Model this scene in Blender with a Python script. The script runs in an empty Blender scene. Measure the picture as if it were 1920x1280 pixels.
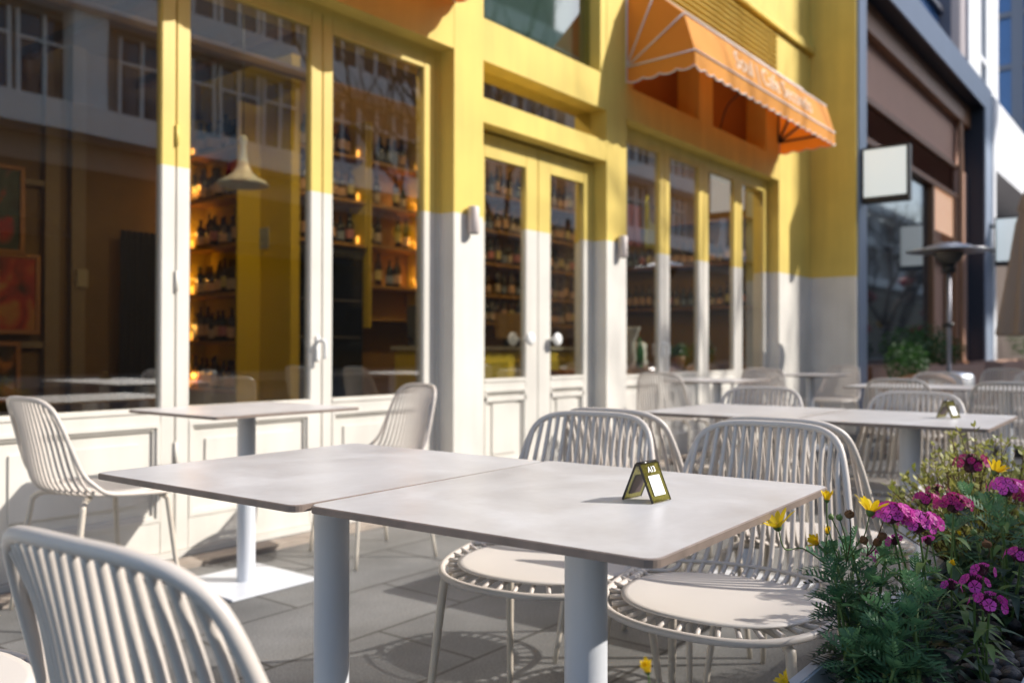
import bpy, bmesh, math, random
from mathutils import Vector, Matrix, Euler
rnd = random.Random(7)
R_ = math.radians
S = bpy.context.scene
COL = S.collection
# ------------------------------------------------------------ camera
cam_d = bpy.data.cameras.new('Camera'); cam = bpy.data.objects.new('camera', cam_d); COL.objects.link(cam)
S.camera = cam
FPX = 1647.8; YAW = 0.662397; PITCH = 0.0080216; ROLL = 0.00195
cam_d.sensor_width = 36.0; cam_d.lens = 36.0 * FPX / 1920.0
cam_d.clip_start = 0.05; cam_d.clip_end = 500
fw = Vector((math.cos(YAW)*math.cos(PITCH), math.sin(YAW)*math.cos(PITCH), math.sin(PITCH)))
rt = Vector((math.sin(YAW), -math.cos(YAW), 0)); up = rt.cross(fw)
r2 = rt*math.cos(ROLL)+up*math.sin(ROLL); u2 = -rt*math.sin(ROLL)+up*math.cos(ROLL)
M = Matrix((r2, u2, -fw)).transposed().to_4x4(); M.translation = Vector((0, 0, 1.0))
cam.matrix_world = M
cam_d.dof.use_dof = True; cam_d.dof.focus_distance = 1.46; cam_d.dof.aperture_fstop = 3.4
cam_d.dof.aperture_blades = 9
# ------------------------------------------------------------ light
SUN_EL = R_(35); SUN_DIR = Vector((0.60, -0.80, 0)).normalized()   # horizontal direction towards the sun
az = math.atan2(SUN_DIR.x, SUN_DIR.y)
w = bpy.data.worlds.new('World'); S.world = w; w.use_nodes = True
nt = w.node_tree; nt.nodes.clear()
wo = nt.nodes.new('ShaderNodeOutputWorld'); bg = nt.nodes.new('ShaderNodeBackground'); sk = nt.nodes.new('ShaderNodeTexSky')
sk.sky_type = 'NISHITA'; sk.sun_disc = False; sk.sun_elevation = SUN_EL; sk.sun_rotation = az
sk.air_density = 1.0; sk.dust_density = 1.5
bg.inputs[1].default_value = 0.15
nt.links.new(sk.outputs[0], bg.inputs[0]); nt.links.new(bg.outputs[0], wo.inputs[0])
sd = bpy.data.lights.new('Sun', 'SUN'); sun = bpy.data.objects.new('sun', sd); COL.objects.link(sun)
sd.energy = 3.9; sd.angle = R_(0.6); sd.color = (1.0, 0.94, 0.86)
sv = Vector((SUN_DIR.x*math.cos(SUN_EL), SUN_DIR.y*math.cos(SUN_EL), math.sin(SUN_EL)))
sun.rotation_euler = sv.to_track_quat('Z', 'Y').to_euler()
S.view_settings.view_transform = 'Standard'; S.view_settings.look = 'None'
S.view_settings.exposure = 0.62; S.view_settings.gamma = 1
S.cycles.max_bounces = 10; S.cycles.transparent_max_bounces = 24

# ------------------------------------------------------------ materials
MATS = {}
def newmat(name):
    m = bpy.data.materials.new(name); m.use_nodes = True
    return m, m.node_tree, m.node_tree.nodes['Principled BSDF']
def mat(name, col, rough=0.6, metal=0.0, var=0.06, scale=6.0, bump=0.0, bscale=80.0, trans=0.0, spec=0.5, sub=0.0, emit=None, estr=0.0):
    if name in MATS: return MATS[name]
    m, t, b = newmat(name)
    b.inputs['Roughness'].default_value = rough; b.inputs['Metallic'].default_value = metal
    b.inputs['Specular IOR Level'].default_value = spec
    b.inputs['Transmission Weight'].default_value = trans
    tc = t.nodes.new('ShaderNodeTexCoord'); n = t.nodes.new('ShaderNodeTexNoise')
    n.inputs['Scale'].default_value = scale; n.inputs['Detail'].default_value = 6
    t.links.new(tc.outputs['Object'], n.inputs['Vector'])
    mx = t.nodes.new('ShaderNodeMix'); mx.data_type = 'RGBA'
    mx.inputs[6].default_value = tuple(max(0, c*(1-var)) for c in col)+(1,)
    mx.inputs[7].default_value = tuple(min(1, c*(1+var)) for c in col)+(1,)
    t.links.new(n.outputs[0], mx.inputs[0]); t.links.new(mx.outputs[2], b.inputs['Base Color'])
    if bump:
        n2 = t.nodes.new('ShaderNodeTexNoise'); n2.inputs['Scale'].default_value = bscale; n2.inputs['Detail'].default_value = 4
        t.links.new(tc.outputs['Object'], n2.inputs['Vector'])
        bp = t.nodes.new('ShaderNodeBump'); bp.inputs['Strength'].default_value = bump; bp.inputs['Distance'].default_value = 0.01
        t.links.new(n2.outputs[0], bp.inputs['Height']); t.links.new(bp.outputs[0], b.inputs['Normal'])
    if emit:
        b.inputs['Emission Color'].default_value = tuple(emit)+(1,); b.inputs['Emission Strength'].default_value = estr
    MATS[name] = m
    return m
CHAIR = mat('chair_plastic', (0.62, 0.56, 0.505), 0.42, var=0.03, scale=9, bump=0.05, bscale=400)
CHAIRLEG = mat('chair_leg', (0.62, 0.55, 0.46), 0.4, var=0.03)
POST = mat('white_powder', (0.66, 0.68, 0.72), 0.33, var=0.02, bump=0.03, bscale=500)
BLACK = mat('black_metal', (0.02, 0.02, 0.022), 0.5)
STEEL = mat('steel', (0.66, 0.68, 0.72), 0.34, metal=1.0, var=0.03)
PURE = mat('white_enamel', (0.8, 0.8, 0.78), 0.3, var=0.02)
CLOTHP = mat('umbrella_cloth', (0.30, 0.235, 0.19), 0.9, bump=0.3, bscale=900)
WOOD = mat('brown_wood', (0.32, 0.145, 0.065), 0.5, var=0.25, scale=3)
PORTAL = mat('grey_stone_portal', (0.30, 0.36, 0.46), 0.35, var=0.12, scale=2)
PORTIN = mat('dark_blue_panel', (0.022, 0.030, 0.05), 0.4)
BROWN = mat('brown_render', (0.62, 0.37, 0.27), 0.7, var=0.05, scale=3)
BROWN2 = mat('brown_louvre', (0.52, 0.32, 0.24), 0.6)
WHITEST = mat('pale_stone', (0.68, 0.70, 0.74), 0.6, var=0.08, scale=2)
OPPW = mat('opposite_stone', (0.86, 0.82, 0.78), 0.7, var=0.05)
GREYF = mat('grey_frame', (0.25, 0.23, 0.24), 0.5)
ORANGE = None
def two_tone(name, top, low, z=1.87, rough=0.5):
    m, t, b = newmat(name)
    g = t.nodes.new('ShaderNodeNewGeometry'); s = t.nodes.new('ShaderNodeSeparateXYZ')
    t.links.new(g.outputs['Position'], s.inputs[0])
    tc = t.nodes.new('ShaderNodeTexCoord')
    n = t.nodes.new('ShaderNodeTexNoise'); n.inputs['Scale'].default_value = 3; n.inputs['Detail'].default_value = 7
    t.links.new(tc.outputs['Object'], n.inputs['Vector'])
    gt = t.nodes.new('ShaderNodeMath'); gt.operation = 'GREATER_THAN'; gt.inputs[1].default_value = z
    t.links.new(s.outputs[2], gt.inputs[0])
    mx = t.nodes.new('ShaderNodeMix'); mx.data_type = 'RGBA'
    mx.inputs[6].default_value = low+(1,); mx.inputs[7].default_value = top+(1,)
    t.links.new(gt.outputs[0], mx.inputs[0])
    mp = t.nodes.new('ShaderNodeMapping'); mp.inputs['Scale'].default_value = (9, 9, .8); t.links.new(g.outputs['Position'], mp.inputs[0])
    ns = t.nodes.new('ShaderNodeTexNoise'); ns.inputs['Scale'].default_value = 1.0; ns.inputs['Detail'].default_value = 6; t.links.new(mp.outputs[0], ns.inputs[0])
    av = t.nodes.new('ShaderNodeMath'); av.operation = 'ADD'; t.links.new(n.outputs[0], av.inputs[0]); t.links.new(ns.outputs[0], av.inputs[1])
    mr = t.nodes.new('ShaderNodeMapRange'); mr.inputs[1].default_value = .6; mr.inputs[2].default_value = 1.4; mr.inputs[3].default_value = 0.84; mr.inputs[4].default_value = 1.07
    t.links.new(av.outputs[0], mr.inputs[0])
    m2 = t.nodes.new('ShaderNodeMix'); m2.data_type = 'RGBA'; m2.blend_type = 'MULTIPLY'; m2.inputs[0].default_value = 1
    t.links.new(mx.outputs[2], m2.inputs[6]); t.links.new(mr.outputs[0], m2.inputs[7])
    t.links.new(m2.outputs[2], b.inputs['Base Color'])
    b.inputs['Roughness'].default_value = rough
    n2 = t.nodes.new('ShaderNodeTexNoise'); n2.inputs['Scale'].default_value = 140
    t.links.new(tc.outputs['Object'], n2.inputs['Vector'])
    bp = t.nodes.new('ShaderNodeBump'); bp.inputs['Strength'].default_value = 0.12; bp.inputs['Distance'].default_value = 0.004
    t.links.new(n2.outputs[0], bp.inputs['Height']); t.links.new(bp.outputs[0], b.inputs['Normal'])
    return m
WALLM = two_tone('two_tone_render', (0.72, 0.545, 0.125), (0.72, 0.69, 0.63), rough=0.7)
FRAMEM = two_tone('two_tone_joinery', (0.72, 0.55, 0.14), (0.70, 0.67, 0.61), rough=0.42)
YEL = mat('interior_yellow', (0.62, 0.46, 0.03), 0.5, var=0.08)
DKROOM = mat('interior_brown_wall', (0.16, 0.10, 0.05), 0.7, var=0.15)
FLOORIN = mat('interior_floor', (0.14, 0.09, 0.05), 0.4, var=0.2)
SHELFW = mat('shelf_wood', (0.42, 0.22, 0.04), 0.5, var=0.1)
FRIDGE = mat('black_fridge_glass', (0.008, 0.010, 0.014), 0.08)
LED = mat('warm_led', (1, 0.5, 0.1), 0.5, emit=(1.0, 0.42, 0.06), estr=3.0)
def glass_mat(name, ior, tint=(0.86, 0.87, 0.84), rough=0.0):
    m, t, b = newmat(name); t.nodes.remove(b)
    out = t.nodes['Material Output']
    tr = t.nodes.new('ShaderNodeBsdfTransparent'); tr.inputs[0].default_value = tint+(1,)
    gl = t.nodes.new('ShaderNodeBsdfGlossy'); gl.inputs['Roughness'].default_value = rough
    gl.inputs[0].default_value = (1, 1, 1, 1)
    fr = t.nodes.new('ShaderNodeFresnel'); ge = t.nodes.new('ShaderNodeNewGeometry'); mi = t.nodes.new('ShaderNodeMix')
    mi.inputs[2].default_value = ior; mi.inputs[3].default_value = 1/ior
    t.links.new(ge.outputs['Backfacing'], mi.inputs[0]); t.links.new(mi.outputs[0], fr.inputs[0])
    mx = t.nodes.new('ShaderNodeMixShader')
    n = t.nodes.new('ShaderNodeTexNoise'); n.inputs['Scale'].default_value = 1.1; n.inputs['Detail'].default_value = 1
    tc = t.nodes.new('ShaderNodeTexCoord'); t.links.new(tc.outputs['Object'], n.inputs[0])
    bp = t.nodes.new('ShaderNodeBump'); bp.inputs['Strength'].default_value = 0.06; bp.inputs['Distance'].default_value = 0.02
    t.links.new(n.outputs[0], bp.inputs['Height']); t.links.new(bp.outputs[0], gl.inputs['Normal'])
    t.links.new(fr.outputs[0], mx.inputs[0]); t.links.new(tr.outputs[0], mx.inputs[1]); t.links.new(gl.outputs[0], mx.inputs[2])
    t.links.new(mx.outputs[0], out.inputs[0])
    return m
GLASS = glass_mat('window_glass', 2.35)
DARKGL = mat('dark_window', (0.03, 0.04, 0.05), 0.04, spec=1.0, var=0.0)
BLUEGL = mat('blue_tower_glass', (0.08, 0.20, 0.46), 0.08, spec=1.0, var=0.3, scale=0.6)

def stone_top():
    m, t, b = newmat('speckled_tabletop')
    tc = t.nodes.new('ShaderNodeTexCoord')
    n1 = t.nodes.new('ShaderNodeTexNoise'); n1.inputs['Scale'].default_value = 3.2; n1.inputs['Detail'].default_value = 8; n1.inputs['Roughness'].default_value = 0.65; n1.inputs['Distortion'].default_value = 0.6
    n2 = t.nodes.new('ShaderNodeTexNoise'); n2.inputs['Scale'].default_value = 45; n2.inputs['Detail'].default_value = 6
    for n in (n1, n2): t.links.new(tc.outputs['Object'], n.inputs[0])
    cr = t.nodes.new('ShaderNodeValToRGB'); e = cr.color_ramp.elements
    e[0].position = 0.32; e[0].color = (0.46, 0.44, 0.435, 1); e[1].position = 0.66; e[1].color = (0.64, 0.635, 0.645, 1)
    t.links.new(n1.outputs[0], cr.inputs[0])
    mr = t.nodes.new('ShaderNodeMapRange'); mr.inputs[3].default_value = 0.93; mr.inputs[4].default_value = 1.05
    t.links.new(n2.outputs[0], mr.inputs[0])
    m2 = t.nodes.new('ShaderNodeMix'); m2.data_type = 'RGBA'; m2.blend_type = 'MULTIPLY'; m2.inputs[0].default_value = 1
    t.links.new(cr.outputs[0], m2.inputs[6]); t.links.new(mr.outputs[0], m2.inputs[7]); t.links.new(m2.outputs[2], b.inputs['Base Color'])
    rr = t.nodes.new('ShaderNodeMapRange'); rr.inputs[3].default_value = 0.22; rr.inputs[4].default_value = 0.46
    t.links.new(n1.outputs[0], rr.inputs[0]); t.links.new(rr.outputs[0], b.inputs['Roughness'])
    return m
TOPM = stone_top()
EDGEM = mat('tabletop_edge', (0.20, 0.155, 0.13), 0.55, var=0.45, scale=24)

def paving():
    m, t, b = newmat('granite_paving')
    tc = t.nodes.new('ShaderNodeTexCoord')
    mp = t.nodes.new('ShaderNodeMapping'); mp.inputs['Location'].default_value = (0.08, -0.04, 0)
    t.links.new(tc.outputs['Object'], mp.inputs[0])
    br = t.nodes.new('ShaderNodeTexBrick'); br.inputs['Scale'].default_value = 1.0
    br.inputs['Brick Width'].default_value = 0.9; br.inputs['Row Height'].default_value = 0.45
    br.inputs['Mortar Size'].default_value = 0.007; br.inputs['Mortar Smooth'].default_value = 0.15
    br.inputs['Color1'].default_value = (0.185, 0.182, 0.175, 1); br.inputs['Color2'].default_value = (0.118, 0.118, 0.116, 1); br.inputs['Mortar'].default_value = (0.035, 0.032, 0.028, 1)
    t.links.new(mp.outputs[0], br.inputs[0])
    n1 = t.nodes.new('ShaderNodeTexNoise'); n1.inputs['Scale'].default_value = 150; n1.inputs['Detail'].default_value = 5
    n2 = t.nodes.new('ShaderNodeTexNoise'); n2.inputs['Scale'].default_value = 2.2; n2.inputs['Detail'].default_value = 7
    for n in (n1, n2): t.links.new(tc.outputs['Object'], n.inputs[0])
    a = t.nodes.new('ShaderNodeMapRange'); a.inputs[1].default_value = 0.3; a.inputs[2].default_value = 0.7; a.inputs[3].default_value = 0.55; a.inputs[4].default_value = 1.45
    t.links.new(n1.outputs[0], a.inputs[0])
    c = t.nodes.new('ShaderNodeMapRange'); c.inputs[1].default_value = 0.3; c.inputs[2].default_value = 0.7; c.inputs[3].default_value = 0.62; c.inputs[4].default_value = 1.25
    t.links.new(n2.outputs[0], c.inputs[0])
    mu = t.nodes.new('ShaderNodeMath'); mu.operation = 'MULTIPLY'; t.links.new(a.outputs[0], mu.inputs[0]); t.links.new(c.outputs[0], mu.inputs[1])
    m2 = t.nodes.new('ShaderNodeMix'); m2.data_type = 'RGBA'; m2.blend_type = 'MULTIPLY'; m2.inputs[0].default_value = 1
    t.links.new(br.outputs[0], m2.inputs[6]); t.links.new(mu.outputs[0], m2.inputs[7]); t.links.new(m2.outputs[2], b.inputs['Base Color'])
    b.inputs['Roughness'].default_value = 0.62
    bp = t.nodes.new('ShaderNodeBump'); bp.inputs['Strength'].default_value = 0.25; bp.inputs['Distance'].default_value = 0.004
    t.links.new(n1.outputs[0], bp.inputs['Height']); t.links.new(bp.outputs[0], b.inputs['Normal'])
    return m
PAVE = paving()

def fabric(name, col):
    m, t, b = newmat(name)
    tc = t.nodes.new('ShaderNodeTexCoord'); n = t.nodes.new('ShaderNodeTexNoise'); n.inputs['Scale'].default_value = 4; n.inputs['Detail'].default_value = 6
    t.links.new(tc.outputs['Object'], n.inputs[0])
    mx = t.nodes.new('ShaderNodeMix'); mx.data_type = 'RGBA'
    mx.inputs[6].default_value = tuple(c*0.9 for c in col)+(1,); mx.inputs[7].default_value = tuple(min(1, c*1.07) for c in col)+(1,)
    t.links.new(n.outputs[0], mx.inputs[0])
    t.links.new(mx.outputs[2], b.inputs['Base Color']); b.inputs['Roughness'].default_value = 0.75
    tl = t.nodes.new('ShaderNodeBsdfTranslucent'); tl.inputs[0].default_value = (col[0], col[1]*0.55, col[2]*0.3, 1)
    ms = t.nodes.new('ShaderNodeMixShader'); ms.inputs[0].default_value = 0.3
    t.links.new(b.outputs[0], ms.inputs[1]); t.links.new(tl.outputs[0], ms.inputs[2]); t.links.new(ms.outputs[0], t.nodes['Material Output'].inputs[0])
    return m
ORANGE = fabric('orange_awning_canvas', (0.80, 0.34, 0.045))
def leafmat(name, c1, c2, rough=0.5):
    m, t, b = newmat(name)
    g = t.nodes.new('ShaderNodeTexCoord'); n = t.nodes.new('ShaderNodeTexNoise'); n.inputs['Scale'].default_value = 25; n.inputs['Detail'].default_value = 3
    t.links.new(g.outputs['Object'], n.inputs[0])
    cr = t.nodes.new('ShaderNodeValToRGB'); e = cr.color_ramp.elements
    e[0].position = 0.35; e[0].color = c1+(1,); e[1].position = 0.65; e[1].color = c2+(1,)
    t.links.new(n.outputs[0], cr.inputs[0]); t.links.new(cr.outputs[0], b.inputs['Base Color']); b.inputs['Roughness'].default_value = rough
    tl = t.nodes.new('ShaderNodeBsdfTranslucent'); t.links.new(cr.outputs[0], tl.inputs[0])
    ms = t.nodes.new('ShaderNodeMixShader'); ms.inputs[0].default_value = 0.34
    t.links.new(b.outputs[0], ms.inputs[1]); t.links.new(tl.outputs[0], ms.inputs[2]); t.links.new(ms.outputs[0], t.nodes['Material Output'].inputs[0])
    return m
LEAF_D = leafmat('daisy_leaf', (0.055, 0.15, 0.075), (0.14, 0.29, 0.13))
LEAF_DD = leafmat('dark_leaf', (0.02, 0.045, 0.038), (0.05, 0.09, 0.065))
LEAF_S = leafmat('shrub_leaf', (0.20, 0.23, 0.035), (0.48, 0.45, 0.13))
LEAF_P = leafmat('pink_leaf', (0.03, 0.075, 0.035), (0.06, 0.13, 0.055))
LEAF_FAR = leafmat('far_leaf', (0.02, 0.07, 0.012), (0.06, 0.16, 0.03))
PETY = leafmat('yellow_petal', (0.78, 0.52, 0.01), (0.88, 0.64, 0.02), 0.5)
DISC = mat('flower_disc', (0.60, 0.32, 0.01), 0.8, var=0.3, scale=300)
PETP = leafmat('magenta_petal', (0.58, 0.03, 0.34), (0.74, 0.10, 0.54), 0.5)
PETPD = leafmat('deep_magenta_petal', (0.30, 0.008, 0.10), (0.48, 0.015, 0.20), 0.5)
CALYX = mat('purple_calyx', (0.07, 0.018, 0.03), 0.7, var=0.4, scale=100)
DEAD = mat('withered_flower', (0.16, 0.075, 0.03), 0.9, var=0.4, scale=120)
STEMG = mat('green_stem', (0.10, 0.17, 0.04), 0.6, var=0.2)
STEMB = mat('brown_stem', (0.10, 0.055, 0.025), 0.8, var=0.3)
SOIL = mat('planter_soil', (0.025, 0.018, 0.012), 0.95, var=0.5, scale=60, bump=0.8, bscale=60)
PEB = mat('dark_pebble', (0.045, 0.043, 0.045), 0.55, var=0.4, scale=20, bump=0.4, bscale=120)
LANT_R = mat('red_lantern', (0.45, 0.01, 0.02), 0.5); LANT_Y = mat('yellow_lantern', (0.75, 0.42, 0.01), 0.5)
BARK = mat('bark', (0.10, 0.075, 0.055), 0.9, var=0.3, bump=0.5, bscale=30)

# ------------------------------------------------------------ mesh helpers
class MB:
    def __init__(s): s.v = []; s.f = []; s.m = []; s.sm = []
    def add(s, vs, fs, mi=0, smooth=False):
        o = len(s.v); s.v += [tuple(v) for v in vs]; s.f += [tuple(i+o for i in f) for f in fs]; s.m += [mi]*len(fs); s.sm += [smooth]*len(fs)
    def box(s, x0, x1, y0, y1, z0, z1, mi=0):
        v = [(x, y, z) for z in (z0, z1) for y in (y0, y1) for x in (x0, x1)]
        s.add(v, [(0,2,3,1),(4,5,7,6),(0,1,5,4),(2,6,7,3),(0,4,6,2),(1,3,7,5)], mi)
    def bevbox(s, x0, x1, y0, y1, z0, z1, b=0.004, mi=0):
        bm = bmesh.new(); bmesh.ops.create_cube(bm, size=1)
        for v in bm.verts: v.co = Vector(((x0+x1)/2+v.co.x*(x1-x0), (y0+y1)/2+v.co.y*(y1-y0), (z0+z1)/2+v.co.z*(z1-z0)))
        bmesh.ops.bevel(bm, geom=bm.edges[:], offset=b, segments=2, affect='EDGES')
        s.bm(bm, mi)
    def bm(s, bm, mi=0, smooth=False, mtx=None):
        bm.verts.index_update()
        s.add([(mtx @ v.co) if mtx else v.co for v in bm.verts], [[v.index for v in f.verts] for f in bm.faces], mi, smooth); bm.free()
    def tube(s, pts, rad, n=8, mi=0, closed=False, cap=True, flat=1.0, nrm=None):
        pts = [Vector(p) for p in pts]; N = len(pts)
        if not hasattr(rad, '__len__'): rad = [rad]*N
        ref = Vector((0, 0, 1)) if nrm is None else Vector(nrm)
        vs = []; prev = None
        for i, p in enumerate(pts):
            if closed: tg = pts[(i+1) % N]-pts[i-1]
            else: tg = pts[min(i+1, N-1)]-pts[max(i-1, 0)]
            if tg.length < 1e-9: tg = Vector((0, 0, 1))
            tg.normalize()
            if prev is None:
                a = tg.cross(ref)
                if a.length < 1e-3: a = tg.cross(Vector((1, 0, 0)))
            else:
                a = prev - tg*prev.dot(tg)
                if a.length < 1e-6: a = tg.cross(ref)
            a.normalize(); prev = a; b = tg.cross(a)
            for k in range(n):
                th = 2*math.pi*k/n
                vs.append(p + a*math.cos(th)*rad[i] + b*math.sin(th)*rad[i]*flat)
        fs = []
        for i in range(N if closed else N-1):
            j = (i+1) % N
            for k in range(n):
                k2 = (k+1) % n
                fs.append((i*n+k, i*n+k2, j*n+k2, j*n+k))
        s.add(vs, fs, mi, True)
        if cap and not closed:
            o = len(s.v)-len(vs)
            s.f.append(tuple(o+k for k in range(n))[::-1]); s.m.append(mi); s.sm.append(False)
            s.f.append(tuple(o+(N-1)*n+k for k in range(n))); s.m.append(mi); s.sm.append(False)
    def lathe(s, prof, n=24, c=(0, 0, 0), mi=0, wob=None):
        vs = []
        for (r, z) in prof:
            for k in range(n):
                th = 2*math.pi*k/n; q = r*(1 if wob is None else wob(th, r, z))
                vs.append((c[0]+q*math.cos(th), c[1]+q*math.sin(th), c[2]+z))
        fs = [(i*n+k, i*n+(k+1) % n, (i+1)*n+(k+1) % n, (i+1)*n+k) for i in range(len(prof)-1) for k in range(n)]
        s.add(vs, fs, mi, True)
    def prism(s, poly, z0, z1, mi=0, f=lambda x, y, z: (x, y, z)):
        n = len(poly)
        vs = [f(x, y, z0) for x, y in poly]+[f(x, y, z1) for x, y in poly]
        s.add(vs, [tuple(range(n))[::-1], tuple(range(n, 2*n))]+[(i, (i+1) % n, n+(i+1) % n, n+i) for i in range(n)], mi)
    def ball(s, c, r, seg=10, rings=7, mi=0, sc=(1, 1, 1)):
        prof = [(r*math.sin(math.pi*i/rings), -r*math.cos(math.pi*i/rings)) for i in range(rings+1)]
        vs = []
        for (q, z) in prof:
            for k in range(seg):
                th = 2*math.pi*k/seg; vs.append((c[0]+q*math.cos(th)*sc[0], c[1]+q*math.sin(th)*sc[1], c[2]+z*sc[2]))
        fs = [(i*seg+k, i*seg+(k+1) % seg, (i+1)*seg+(k+1) % seg, (i+1)*seg+k) for i in range(rings) for k in range(seg)]
        s.add(vs, fs, mi, True)
    def mesh(s, name, mats):
        me = bpy.data.meshes.new(name); me.from_pydata(s.v, [], s.f)
        for m in (mats if isinstance(mats, (list, tuple)) else [mats]): me.materials.append(m)
        me.polygons.foreach_set('material_index', s.m); me.polygons.foreach_set('use_smooth', s.sm); me.update()
        return me
    def build(s, name, mats, parent=None, **k):
        o = bpy.data.objects.new(name, s.mesh(name, mats)); COL.objects.link(o)
        if parent: o.parent = parent
        if k: tag(o, **k)
        return o
def tag(o, label=None, cat=None, group=None, kind=None):
    if label: o['label'] = label
    if cat: o['category'] = cat
    if group: o['group'] = group
    if kind: o['kind'] = kind
def thing(name, label, cat, loc=(0, 0, 0), rz=0, group=None):
    o = bpy.data.objects.new(name, None); COL.objects.link(o); o.location = loc; o.rotation_euler = (0, 0, rz)
    o.empty_display_size = 0.1; tag(o, label, cat, group); return o
def dup(root, loc, rz, label=None, group=None):
    r = root.copy(); COL.objects.link(r); r.location = loc; r.rotation_euler = (0, 0, rz)
    if label: r['label'] = label
    if group: r['group'] = group
    for ch in list(root.children):
        c = ch.copy(); COL.objects.link(c); c.parent = r
        for g in list(ch.children):
            d = g.copy(); COL.objects.link(d); d.parent = c
    return r
def catmull(pts, n=6, closed=False):
    P = [Vector(p) for p in pts]; N = len(P); out = []
    for i in range(N if closed else N-1):
        p0 = P[(i-1) % N] if (closed or i > 0) else P[0]; p1 = P[i]; p2 = P[(i+1) % N]; p3 = P[(i+2) % N] if (closed or i+2 < N) else P[-1]
        for k in range(n):
            t = k/n
            out.append(0.5*((2*p1)+(-p0+p2)*t+(2*p0-5*p1+4*p2-p3)*t*t+(-p0+3*p1-3*p2+p3)*t**3))
    if not closed: out.append(P[-1])
    return out
def text_mesh(s, size, extrude, shear=0.0, bold=0.0):
    cu = bpy.data.curves.new('txt', 'FONT'); cu.body = s; cu.size = size; cu.extrude = extrude; cu.align_x = 'CENTER'; cu.align_y = 'CENTER'; cu.shear = shear; cu.offset = bold
    ob = bpy.data.objects.new('txt', cu); COL.objects.link(ob)
    dg = bpy.context.evaluated_depsgraph_get(); me = bpy.data.meshes.new_from_object(ob.evaluated_get(dg))
    bpy.data.objects.remove(ob); return me

# ------------------------------------------------------------ ground
m = MB(); m.add([(-60, -60, 0), (120, -60, 0), (120, 60, 0), (-60, 60, 0)], [(0, 1, 2, 3)])
m.build('ground', PAVE, kind='structure')

# ------------------------------------------------------------ cafe building
YP = 3.74; YF = 3.865; TOPZ = 5.6
cafe = thing('cafe_building', 'yellow and white two-tone cafe front with folding glass windows and double doors', 'building')
m = MB()
def wb(x0, x1, z0, z1, y0=YP, y1=4.05): m.box(x0, x1, y0, y1, z0, z1)
for a, b, nm in ((4.19, 4.48, 'pilaster'), (6.03, 6.34, 'pilaster'), (-1.9, -1.45, 'pilaster'), (9.72, 10.75, 'wall')):
    m = MB(); wb(a, b, 0, TOPZ); m.build(nm, WALLM, cafe)
m = MB(); m.box(10.752, 10.80, 3.20, 4.3, 0, TOPZ); m.build('return_wall', WALLM, cafe)
for a, b, c, d in ((-1.45, 4.19, 2.916, 3.184), (6.34, 9.72, 2.916, 3.184), (4.48, 6.03, 2.507, 2.67), (4.48, 6.03, 2.917, 3.20), (4.48, 6.03, 4.5, TOPZ)):
    m = MB(); m.box(a, b, YP+.002, 4.05, c, d); m.build('header_beam', WALLM, cafe)
for x0, x1 in ((7.70, 8.0), (9.35, 9.72), (6.34, 6.45), (-1.45, -1.2), (0.3, 0.6), (2.1, 2.4), (3.9, 4.19)):
    m = MB(); m.box(x0, x1, YP+.004, 4.0, 3.184, 3.95); m.build('transom_post', WALLM, cafe)
m = MB(); m.box(6.34, 9.665, YP+.09, 4.05, 3.95, 4.62); m.box(-1.45, 4.19, YP+.09, 4.05, 3.95, 4.62)
m.box(6.34, 9.72, YP+.002, 4.05, 4.62, TOPZ); m.box(-1.45, 4.19, YP+.002, 4.05, 4.62, TOPZ); m.box(9.665, 9.72, YP+.002, 4.05, 3.95, 4.62)
m.build('upper_wall', WALLM, cafe)
m = MB()
for a, b in ((6.36, 9.66), (-1.43, 4.17)):
    z = 3.96
    while z < 4.58:
        m.add([(a, YP+.004, z), (b, YP+.004, z), (b, YP+.04, z+.020), (a, YP+.04, z+.020), (a, YP+.004, z+.008), (b, YP+.004, z+.008), (b, YP+.04, z+.028), (a, YP+.04, z+.028)], [(3, 2, 1, 0), (4, 5, 6, 7), (0, 1, 5, 4)]); z += .058
m.build('louvre_panel', WALLM, cafe)
m = MB()
for a, b in ((-1.9, 10.75),):
    m.box(a, b, YP-.05, YP, 4.63, 4.70); m.tube([(a, YP-.035, 4.615), (b, YP-.035, 4.615)], .025, 8)
m.build('cornice_moulding', WALLM, cafe)
m = MB(); m.box(-1.9, 4.40, 3.61, YP-.003, 0.0, 0.022); m.box(4.40, 6.2, 3.62, YP-.003, 0, 0.02); m.box(6.2, 10.74, 3.60, YP-.003, 0, .028)
m.build('threshold_strip', mat('terracotta_strip', (0.33, 0.28, 0.235), .8, var=.4, scale=14, bump=.3), cafe)

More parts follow.
